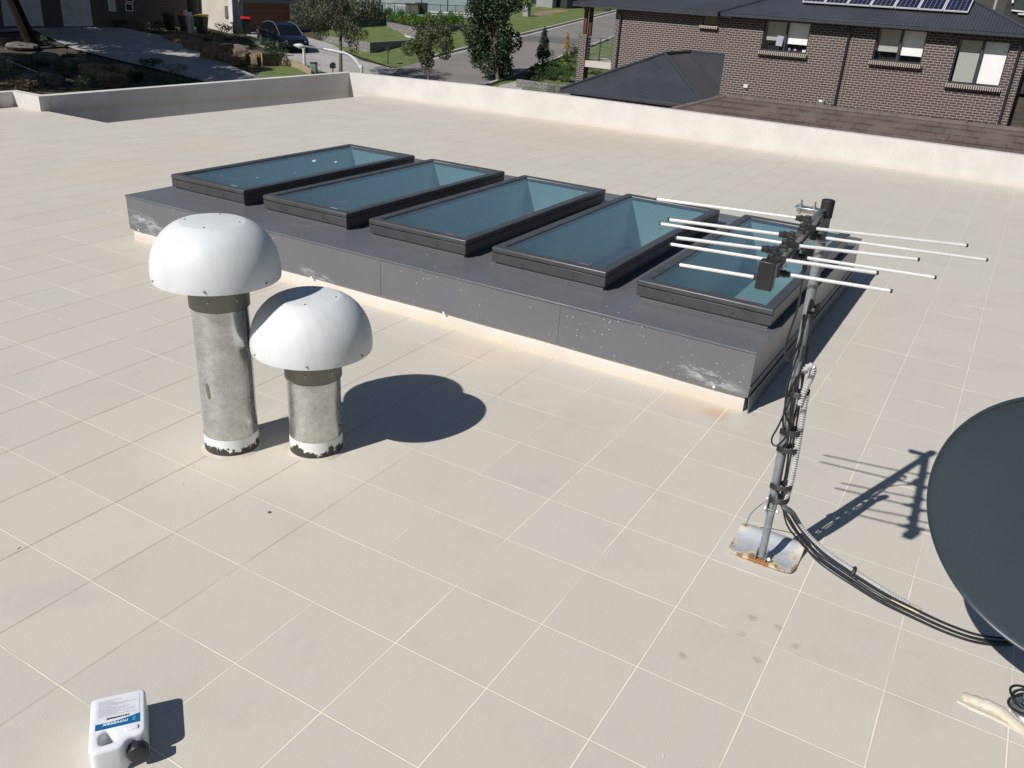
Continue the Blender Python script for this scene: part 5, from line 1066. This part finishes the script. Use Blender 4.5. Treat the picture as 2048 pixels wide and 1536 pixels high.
for i, (x, y, cx, cy, cz_, r, n_, lab) in enumerate([(-46, 15, -42.0, 16.3, 8.0, (6.0, 4.6, 2.6), 15000, 'first shade tree'), (-56, 21, -53.0, 22.5, 8.5, (6.5, 5.0, 3), 14000, 'second'), (-53, 23, -47.0, 24.6, 9.0, (6.0, 5.0, 2.8), 13500, 'third'), (-46, 11, -34.5, 17.3, 7.0, (5.2, 4.4, 2.2), 13000, 'fourth'), (-48, 10, -40.0, 21.4, 7.5, (5.0, 3.2, 2.2), 9000, 'fifth')]):
    b_ = gxy(x, y); lb = ['wide gum tree outside the photo shading the lower garden', 'gum tree outside the photo shading the pale garage doors', 'gum tree outside the photo dappling the driveway', 'gum tree outside the photo shading the dark bank above the parapet', 'thin gum tree outside the photo shading the lower driveway'][i]
    tree('gum_tree', b_, (cx, cy, cz_), (cx, cy, cz_), r, lb, gum_leaf, bark_m, n_, .42, 40, .28, 60 + i, .3, 'tree', 'gum trees outside the left edge', .30)
# ------------------------------------------------------------------ brick house on the right
hs = thing('brick_house', V((-2, 38, -3)), 'two-storey dark brick house with slate roof, white blinds and a corner balcony', 'house')
def cells(mb, y, x0, x1, z0, z1, ops, dep=.11):
    xs_ = sorted(set([x0, x1] + [q for o in ops for q in o[:2]])); zs_ = sorted(set([z0, z1] + [q for o in ops for q in o[2:]]))
    for a, b in zip(xs_, xs_[1:]):
        for c, d in zip(zs_, zs_[1:]):
            m_ = ((a + b) / 2, (c + d) / 2)
            if any(o[0] < m_[0] < o[1] and o[2] < m_[1] < o[3] for o in ops): continue
            mb.add([(a, y, c), (b, y, c), (b, y, d), (a, y, d)], [(0, 1, 2, 3)])
    for o in ops:
        mb.add([(o[0], y, o[2]), (o[0], y + dep, o[2]), (o[0], y + dep, o[3]), (o[0], y, o[3])], [(0, 1, 2, 3)]); mb.add([(o[1], y, o[2]), (o[1], y + dep, o[2]), (o[1], y + dep, o[3]), (o[1], y, o[3])], [(3, 2, 1, 0)])
        mb.add([(o[0], y, o[3]), (o[1], y, o[3]), (o[1], y + dep, o[3]), (o[0], y + dep, o[3])], [(0, 1, 2, 3)]); mb.add([(o[0], y, o[2]), (o[1], y, o[2]), (o[1], y + dep, o[2]), (o[0], y + dep, o[2])], [(3, 2, 1, 0)])
YM, YL = 33.75, 37.0
XM0, XM1 = -7.12, 3.32
wins = [(-5.76, -4.0, .88, 1.98, .0), (-1.61, .08, .88, 2.0, .0), (1.10, 2.76, .36, 1.84, .0)]
low = (.38, 2.72, -1.75, -.83)
mb = MB(); cells(mb, YM, XM0, XM1, -4.5, 2.12, [w_[:4] for w_ in wins] + [low]); mb.build('front_wall', brick_m, hs, smooth=False)
mb = MB(); mb.add([(XM0, YM, -4.5), (XM0, YM + 9, -4.5), (XM0, YM + 9, 2.12), (XM0, YM, 2.12)], [(0, 1, 2, 3)]); mb.build('side_wall', bricky_m, hs, smooth=False); mb = MB(); mb.add([(XM1, YM, -4.5), (XM1, YM + 9, -4.5), (XM1, YM + 9, 2.12), (XM1, YM, 2.12)], [(0, 1, 2, 3)]); mb.build('side_wall', bricky_m, hs, smooth=False)
s1 = ony(1407, 33, YL); s1b = ony(1433, 50, YL); XL0 = ony(1233, 20, YL).x
lw = [(s1.x, s1b.x, ony(1405, 50, YL).z, ony(1405, 32, YL).z), (ony(1463, 45, YL).x, ony(1475, 45, YL).x, ony(1463, 56, YL).z, ony(1463, 36, YL).z)]
mb = MB(); cells(mb, YL, XL0, XM0, -4.5, 2.06, lw); mb.build('front_wall', brick_m, hs, smooth=False)
mb = MB(); mb.add([(XL0, YL, -4.5), (XL0, YL + 6, -4.5), (XL0, YL + 6, 2.06), (XL0, YL, 2.06)], [(0, 1, 2, 3)]); mb.build('side_wall', bricky_m, hs, smooth=False)
for i, o in enumerate(lw):
    mb = MB(); mb.box(((o[0] + o[1]) / 2, YL + .10, (o[2] + o[3]) / 2), (o[1] - o[0], .02, o[3] - o[2])); wn = mb.build('window', pane_m if i == 0 else greywall_m, hs)
    mb = MB(); mb.box(((o[0] + o[1]) / 2, YL - .05, o[2] - .09), (o[1] - o[0] + .2, .16, .11), Matrix.Rotation(-.25, 3, 'X')); mb.build('sill', sill_m, wn)
tg, tnt, tb_ = new_mat('clear_window_glass'); NN = NT(tnt); gg = NN.n('ShaderNodeBsdfGlossy'); gg.inputs['Roughness'].default_value = .02; tt_ = NN.n('ShaderNodeBsdfTransparent'); tt_.inputs[0].default_value = (1, 1, 1, 1); lw_ = NN.n('ShaderNodeLayerWeight'); lw_.inputs[0].default_value = .5; ff = NN.n('ShaderNodeMath', operation='MULTIPLY_ADD'); fp = NN.math('POWER', lw_.outputs[1], 4.0); NN.l(fp, ff.inputs[0]); ff.inputs[1].default_value = .8; ff.inputs[2].default_value = .04; mm = NN.n('ShaderNodeMixShader'); NN.l(ff.outputs[0], mm.inputs[0]); NN.l(tt_.outputs[0], mm.inputs[1]); NN.l(gg.outputs[0], mm.inputs[2]); NN.l(mm.outputs[0], tnt.nodes['Material Output'].inputs[0])
for i, (x0, x1, z0, z1, _) in enumerate(wins):
    y = YM + .09; xm = (x0 + x1) / 2; wn = thing('window', (xm, y, z0), None, None); attach(wn, hs); mb = MB(); t = .045
    for c_, sz in [((xm, y, z0 + t / 2), (x1 - x0, .06, t)), ((xm, y, z1 - t / 2), (x1 - x0, .06, t)), ((x0 + t / 2, y, (z0 + z1) / 2), (t, .058, z1 - z0 - 2 * t)), ((x1 - t / 2, y, (z0 + z1) / 2), (t, .058, z1 - z0 - 2 * t)), ((xm, y, (z0 + z1) / 2), (.07, .058, z1 - z0 - 2 * t))]: mb.box(c_, sz)
    mb.build('frame', trim_m, wn)
    mb = MB(); mb.box((xm, y + .01, (z0 + z1) / 2), (x1 - x0 - 2 * t, .006, z1 - z0 - 2 * t)); mb.build('pane', tg, wn)
    drop = z0 + (.30 if i == 0 else .24 if i == 1 else .06)
    mb = MB(); mb.box(((x0 + xm) / 2 + .03, y + .10, (drop + .08 * (i < 2) + z1) / 2), (xm - x0 - .18, .01, z1 - drop - .08 * (i < 2))); mb.build('blind', blind_m, wn)
    mb = MB(); mb.box(((x1 + xm) / 2 - .0, y + .10, (drop + z1) / 2), (x1 - xm - .10, .01, z1 - drop)); mb.build('blind', blindw_m, wn)
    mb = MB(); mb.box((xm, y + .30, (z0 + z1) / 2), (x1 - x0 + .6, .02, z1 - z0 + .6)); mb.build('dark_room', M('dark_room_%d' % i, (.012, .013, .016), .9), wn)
    mb = MB(); mb.box((xm, YM - .055, z0 - .10), (x1 - x0 + .12, .17, .12), Matrix.Rotation(-.28, 3, 'X')); mb.build('sill', sill_m, wn)
    if i == 0:
        mb = MB(); mb.sphere((xm + .42, y + .04, z0 + .10), .045, 8, (1.5, .6, 1)); mb.build('pink_toy', pink_m, wn); mb = MB(); mb.sphere((xm + .2, y + .04, z0 + .10), .05, 8, (1, .6, 1.2)); mb.build('lilac_toy', M('lilac', (.3, .25, .5), .6), wn)
        mb = MB(); mb.box((xm + .78, y + .04, z0 + .09), (.16, .05, .09)); mb.build('white_box', white_m, wn); mb = MB(); mb.box((xm - .22, y + .035, z0 + .38), (.24, .006, .36), Matrix.Rotation(.08, 3, 'Y')); mb.build('paper_sheet', M('paper', (.48, .47, .56), .7), wn)
mb = MB(); mb.box(((low[0] + low[1]) / 2, YM + .09, (low[2] + low[3]) / 2), (low[1] - low[0], .02, low[3] - low[2])); wn = mb.build('window', pane2_m, hs)
mb = MB(); mb.box(((low[0] + low[1]) / 2 + .1, YM + .06, (low[2] + low[3]) / 2), (.06, .05, low[3] - low[2])); mb.box(((low[0] + low[1]) / 2, YM + .06, low[3] - .03), (low[1] - low[0], .05, .06)); mb.build('frame', trim_m, wn)
# roofs: main hip
def hip(mb_f, mb_s, x0, x1, y0, y1, z, p, th=.0):
    h = (y1 - y0) / 2; A, B, C_, D_ = V((x0, y0, z)), V((x1, y0, z)), V((x1, y1, z)), V((x0, y1, z)); R1 = V((x0 + h, y0 + h, z + h * p)); R2 = V((x1 - h, y0 + h, z + h * p))
    mb_f.add([A, B, R2, R1], [(0, 1, 2, 3)]); mb_f.add([C_, D_, R1, R2], [(0, 1, 2, 3)]); mb_s.add([B, C_, R2], [(0, 1, 2)]); mb_s.add([D_, A, R1], [(0, 1, 2)]); return A, B, R1, R2
EY0 = 33.42; EZ = 2.12; XE0, XE1 = -7.50, 3.42; PIT = .40
f1 = MB(); s1_ = MB(); A, B, R1, R2 = hip(f1, s1_, XE0, XE1, EY0, EY0 + 10.2, EZ, PIT); rf = f1.build('roof', roofm_x, hs, smooth=False); s1_.build('roof_side', roofm_y, rf, smooth=False)
mb = MB()
for a, b in ((A, R1), (B, R2), (R1, R2)): mb.tube([a + V((0, 0, .02)), b + V((0, 0, .02))], .06, 6)
mb.build('ridge_cap', trim_m, rf)
mb = MB(); LE = 36.66; xl0 = ony(1148, 2, LE).x; zl = 2.03
f2 = MB(); s2_ = MB(); A2, B2, R3, R4 = hip(f2, s2_, xl0, XE0 + 5, LE, LE + 7, zl, PIT); rf2 = f2.build('roof', roofm_x, hs, smooth=False); s2_.build('roof_side', roofm_y, rf2, smooth=False)
mb.tube([A2, R3], .06, 6); mb.build('ridge_cap', trim_m, rf2)
for nm, a, b in (('gutter', V((XE0, EY0, EZ - .03)), V((XE1, EY0, EZ - .03))), ('gutter', V((xl0, LE, zl - .03)), V((XE0 + .2, LE, zl - .03)))):
    mb = MB(); c_ = (a + b) / 2; L_ = (b - a).length; mb.box(c_ + V((0, -.05, -.03)), (L_, .11, .12)); mb.box(c_ + V((0, -.105, .035)), (L_, .03, .02)); mb.build(nm, trim_m, hs, bevel=.006)
mb = MB(); mb.box(((XE0 + XE1) / 2, (EY0 + YM) / 2 + .02, EZ - .045), (XE1 - XE0, YM - EY0 - .02, .02)); mb.box(((xl0 + XM0) / 2, (LE + YL) / 2 + .02, zl - .045), (XM0 - xl0, YL - LE, .02)); mb.build('eave_lining', trim_m, hs)
mb = MB(); mb.box(((XE0 + .02), (EY0 + YM) / 2 + 4, EZ - .06), (.04, 9.0, .18)); mb.build('fascia', trim_m, hs)
mb = MB(); mb.cyl((2.0, 38, 3.4), (2.0, 38, 4.3), .05, n=10); p = ony(1992, 5, 36.2); mb.cyl(p - V((0, 0, .35)), p + V((0, 0, .35)), .045, n=10); mb.build('vent_pipe', conc_m, hs)
# downpipes, vents, lights
def pipe(pts, r=.045): mb = MB(); mb.tube(pts, r, 8); mb.build('downpipe', trim_m, hs)
xd = ony(1703, 50, YM).x; pipe([V((xd, EY0 + .03, EZ - .12)), V((xd, EY0 + .1, EZ - .22)), V((xd, YM - .06, EZ - .52)), V((xd, YM - .06, -4.3))])
xd = 3.06; pipe([V((xd, EY0 + .03, EZ - .12)), V((xd, EY0 + .1, EZ - .22)), V((xd, YM - .06, EZ - .52)), V((xd, YM - .06, -4.3))])
xd = ony(1243, 30, YL).x; pipe([V((xd, LE + .03, zl - .12)), V((xd, LE + .1, zl - .22)), V((xd, YL - .06, zl - .52)), V((xd, YL - .06, -4.3))], .05)
p = ony(1642, 205, YM); mb = MB(); mb.box(p + V((0, -.06, 0)), (.26, .12, .16)); mb.build('wall_vent', steel_m, hs, bevel=.02)
p = ony(1492, 172, YM); mb = MB(); mb.box(p + V((0, -.03, 0)), (.17, .06, .15)); mb.build('wall_light', white_m, hs, bevel=.01)
mb = MB(); p = ony(1708, 70, YM); q = ony(1682, 215, YM); mb.cyl((p.x, YM - .02, p.z), (p.x - .0, YM - .02, -1.2), .012, n=6); mb.build('wall_conduit', M('yellowish_conduit', (.42, .38, .22), .5), hs)
# balcony: pier, timber post, slab, railing
PXa, PXb = ony(1154, 120, YL).x, ony(1169, 120, YL).x; pz = ony(1165, 72, YL).z
mb = MB(); mb.box(((PXa + PXb) / 2, YL + .25, (pz - 4.5) / 2), (PXb - PXa, .5, pz + 4.5)); mb.build('balcony_pier', brick_material('pier_brick', 'xy'), hs, smooth=False)
mb = MB(); mb.box(((PXa + PXb) / 2, YL + .25, pz + .04), (PXb - PXa + .04, .54, .09)); mb.build('pier_cap', sill_m, hs)
for dx, dy in ((.0, .12), (.17, .30)): mb = MB(); mb.box(((PXa + PXb) / 2 + dx + .03, YL + dy, (pz + .08 + 2.0) / 2), (.17, .14, 2.0 - pz - .08)); mb.build('timber_post', wood_m, hs, bevel=.01)
sz1, sz0 = ony(1172, 121, YL).z, ony(1172, 134, YL).z
mb = MB(); mb.box(((PXb + XL0) / 2 - .1, YL + 1.3, (sz0 + sz1) / 2), (XL0 - PXb + .2, 2.5, sz1 - sz0)); mb.build('balcony_slab', M('slab_cream', (.55, .51, .44), .7, 0, (.50, .46, .40), 1.5), hs, bevel=.01)
rl = MB(); rz1 = ony(1174, 74, YL).z
for i in range(7): z = sz1 + .12 + (rz1 - sz1 - .12) * i / 6; rl.cyl((PXb - .0, YL + .12, z), (XL0 + .02, YL + .12, z), .014 if i < 6 else .03, n=6)
rl.build('railing', M('rail_metal', (.25, .27, .30), .35, .5), hs)
for f in (0.05, .5, .97): mb = MB(); x = PXb + (XL0 - PXb) * f; mb.box((x, YL + .12, (sz1 + rz1) / 2), (.04, .04, rz1 - sz1)); mb.build('railing_post', M('rail_post', (.06, .065, .07), .4, .3), hs)
# garage wing with its L shaped roof
zr, ze = .40, -1.15; ax_, ay = -9.72, 33.92; w_ = 3.12
A = V((ax_, ay, zr)); Bk = V((ax_, 37.0, zr)); E1 = V((ax_ - w_, ay - w_, ze)); E2 = V((ax_ + w_, ay - w_, ze)); vk = V((ax_ + 2.6, 37.0 - 2.6, zr - 2.6 * (zr - ze) / w_))
f3 = MB(); f3.add([E1, E2, A], [(0, 1, 2)]); f3.add([Bk, V((XM0, 37.0, zr)), V((XM0, 37 - 2.6, vk.z)), vk], [(0, 1, 2, 3)]); rf3 = f3.build('garage_roof', roofm_x, hs, smooth=False)
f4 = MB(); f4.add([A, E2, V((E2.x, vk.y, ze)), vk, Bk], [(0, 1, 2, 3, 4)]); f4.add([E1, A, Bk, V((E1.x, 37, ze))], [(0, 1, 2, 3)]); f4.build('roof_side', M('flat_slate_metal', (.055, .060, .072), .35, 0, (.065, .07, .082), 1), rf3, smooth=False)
mb = MB()
for a, b in ((E1, A), (E2, A), (A, Bk), (Bk, V((XM0, 37, zr)))): mb.tube([a + V((0, 0, .02)), b + V((0, 0, .02))], .07, 6)
mb.tube([Bk, vk, vk + (vk - Bk) * .25], .05, 6); mb.build('ridge_cap', trim_m, rf3)
mb = MB(); mb.box(((E1.x + E2.x) / 2, E1.y - .05, ze - .04), (E2.x - E1.x, .11, .12)); mb.build('gutter', trim_m, hs, bevel=.006)
mb = MB(); mb.box(((E1.x + E2.x) / 2, E1.y + .6, (ze - 4.6) / 2 - .05), (E2.x - E1.x - 1.0, .1, ze + 4.4)); mb.build('garage_wall', brick_material('garage_brick', 'x'), hs, smooth=False)
mb = MB(); mb.box((E1.x + .55, 34, (ze - 4.6) / 2), (.1, 6.2, ze + 4.4)); mb.build('garage_wall', bricky_m, hs, smooth=False)
mb = MB(); mb.tube([E1 + V((.5, .0, -.1)), E1 + V((.5, .5, -.35)), E1 + V((.5, .5, -3))], .045, 8); mb.build('downpipe', trim_m, hs)
# solar panels on the main roof
lb = ['leftmost', 'second from the left', 'third from the left', 'middle', 'third from the right', 'second from the right', 'rightmost']
sl = math.atan(PIT); xa = -3.02; base_y = None
pb0 = None
for yy in [33.0 + .01 * i for i in range(400)]:
    q = ony(1937, 26, yy)
    if q.z >= EZ + .10 + PIT * (yy - EY0) - .0: continue
    pb0 = q; break
yb = pb0.y; xr = pb0.x; xlft = ony(1604, 6, yb).x; pw = (xr - xlft) / 7
Rt = Matrix.Rotation(sl, 3, 'X'); proto = None
for i in range(7):
    o = V((xlft + pw * i, yb, EZ + .12 + PIT * (yb - EY0)))
    if proto is None:
        e = thing('solar_panel', o, '%s of the solar panels in the row on the slate roof' % lb[0], 'solar panel', 'solar panels on the slate roof'); ww, hh = pw - .02, 1.62
        mb = MB(); mb.box((ww / 2, hh / 2, 0), (ww - .05, hh - .05, .03)); mb.v = [p for p in mb.v]; cellp = mb.build('cells', solar_m); 
        mb = MB()
        for c_, sz in [((ww / 2, .0175, .003), (ww, .035, .045)), ((ww / 2, hh - .0175, .003), (ww, .035, .045)), ((.0175, hh / 2, .003), (.035, hh - .07, .044)), ((ww - .0175, hh / 2, .003), (.035, hh - .07, .044))]: mb.box(c_, sz)
        fr = mb.build('frame', alu_m)
        for c in (cellp, fr): c.parent = e
        e.rotation_euler = (sl, 0, 0); proto = e
    else: dup(proto, loc=o, label='%s of the solar panels in the row on the slate roof' % lb[i])
# brown tiled roof house in front
bh = thing('tiled_house', V((0, 21, -4)), 'low house with a brown tiled roof between the parapet and the brick house', 'house')
zr = -.02; YR = 24.0; x0 = ony(1452, 195, YR).x; tf = MB(); tp_ = .36
for i in range(14):                                 # overlapping courses
    ya, yb_ = YR - .33 * i, YR - .33 * (i + 1); za = zr - tp_ * (YR - ya); zb_ = zr - tp_ * (YR - yb_) + .035
    xa, xb = x0 - (YR - ya), x0 - (YR - yb_)
    tf.add([(xa, ya, za), (9, ya, za), (9, yb_, zb_), (xb, yb_, zb_)], [(3, 2, 1, 0)]); tf.add([(xb, yb_, zb_), (9, yb_, zb_), (9, yb_, zb_ - .035), (xb, yb_, zb_ - .035)], [(3, 2, 1, 0)])
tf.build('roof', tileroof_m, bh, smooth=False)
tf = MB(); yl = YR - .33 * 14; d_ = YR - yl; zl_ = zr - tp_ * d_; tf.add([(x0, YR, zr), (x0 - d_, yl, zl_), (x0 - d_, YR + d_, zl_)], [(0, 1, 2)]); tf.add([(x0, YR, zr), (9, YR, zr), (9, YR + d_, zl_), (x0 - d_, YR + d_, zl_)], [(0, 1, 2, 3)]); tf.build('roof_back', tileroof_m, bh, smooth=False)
mb = MB()
def capline(a, b, n):
    for i in range(n): p = a.lerp(b, i / n); q = a.lerp(b, (i + 1.03) / n); mb.cyl(p, q, .085, .10, 8)
capline(V((x0, YR, zr)), V((x0 - d_, yl, zl_)), 16); capline(V((x0, YR, zr)), V((9, YR, zr)), 30); mb.build('ridge_tiles', ridge_m, bh)
mb = MB(); mb.box((2.2, YR, -3.4), (13.0, 8, 3.6)); mb.build('wall', brick_m, bh, smooth=False)
# dark house to the right of the brick house and a dark facade beyond
rh = thing('dark_house', V((9, 38, -3)), 'dark house wall just right of the brick house corner', 'house')
mb = MB(); mb.box((9.8, 41, -.6), (10, 9, 6)); mb.build('wall', M('navy_wall', (.012, .015, .022), .6), rh, smooth=False)
mb = MB(); mb.add([(4.2, 35.8, 1.2), (16, 35.8, 1.2), (16, 41, 3.0), (9, 41, 3.0)], [(0, 1, 2, 3)]); mb.build('roof', roofm_x, rh, smooth=False)
mb = MB(); mb.box((9.5, 35.4, -1.35), (11.0, .12, .55)); mb.build('fence_panel', M('teal_grey_panel', (.10, .13, .13), .5), rh)
mb = MB(); mb.add([(4.4, 36.3, -.8), (9, 36.3, -.8), (9, 36.3, .5)], [(0, 1, 2)]); mb.build('gable_panel', M('slate_gable', (.08, .09, .095), .5), rh, smooth=False)
fh = thing('far_house', V((8, 62, 1)), 'dark facade with a thin white window frame at the top right corner', 'house'); mb = MB(); mb.box((24, 64, 3), (46, 6, 9)); mb.build('wall', M('black_facade', (.015, .017, .018), .7, 0, (.03, .035, .025), 2), fh, smooth=False)
mb = MB(); P_ = V((0, 60.9, 0))
for pix in ([(2023, 6), (2027, 6), (2033, -30), (2029, -30)], [(2023, 22), (2060, 26), (2060, 23), (2023, 19)], [(2036, 29), (2060, 31), (2060, 28), (2036, 26)]): plane_poly(mb, P_, (1, 0), pix, .05, .04)
mb.build('window_frame', white_m, fh, smooth=False)
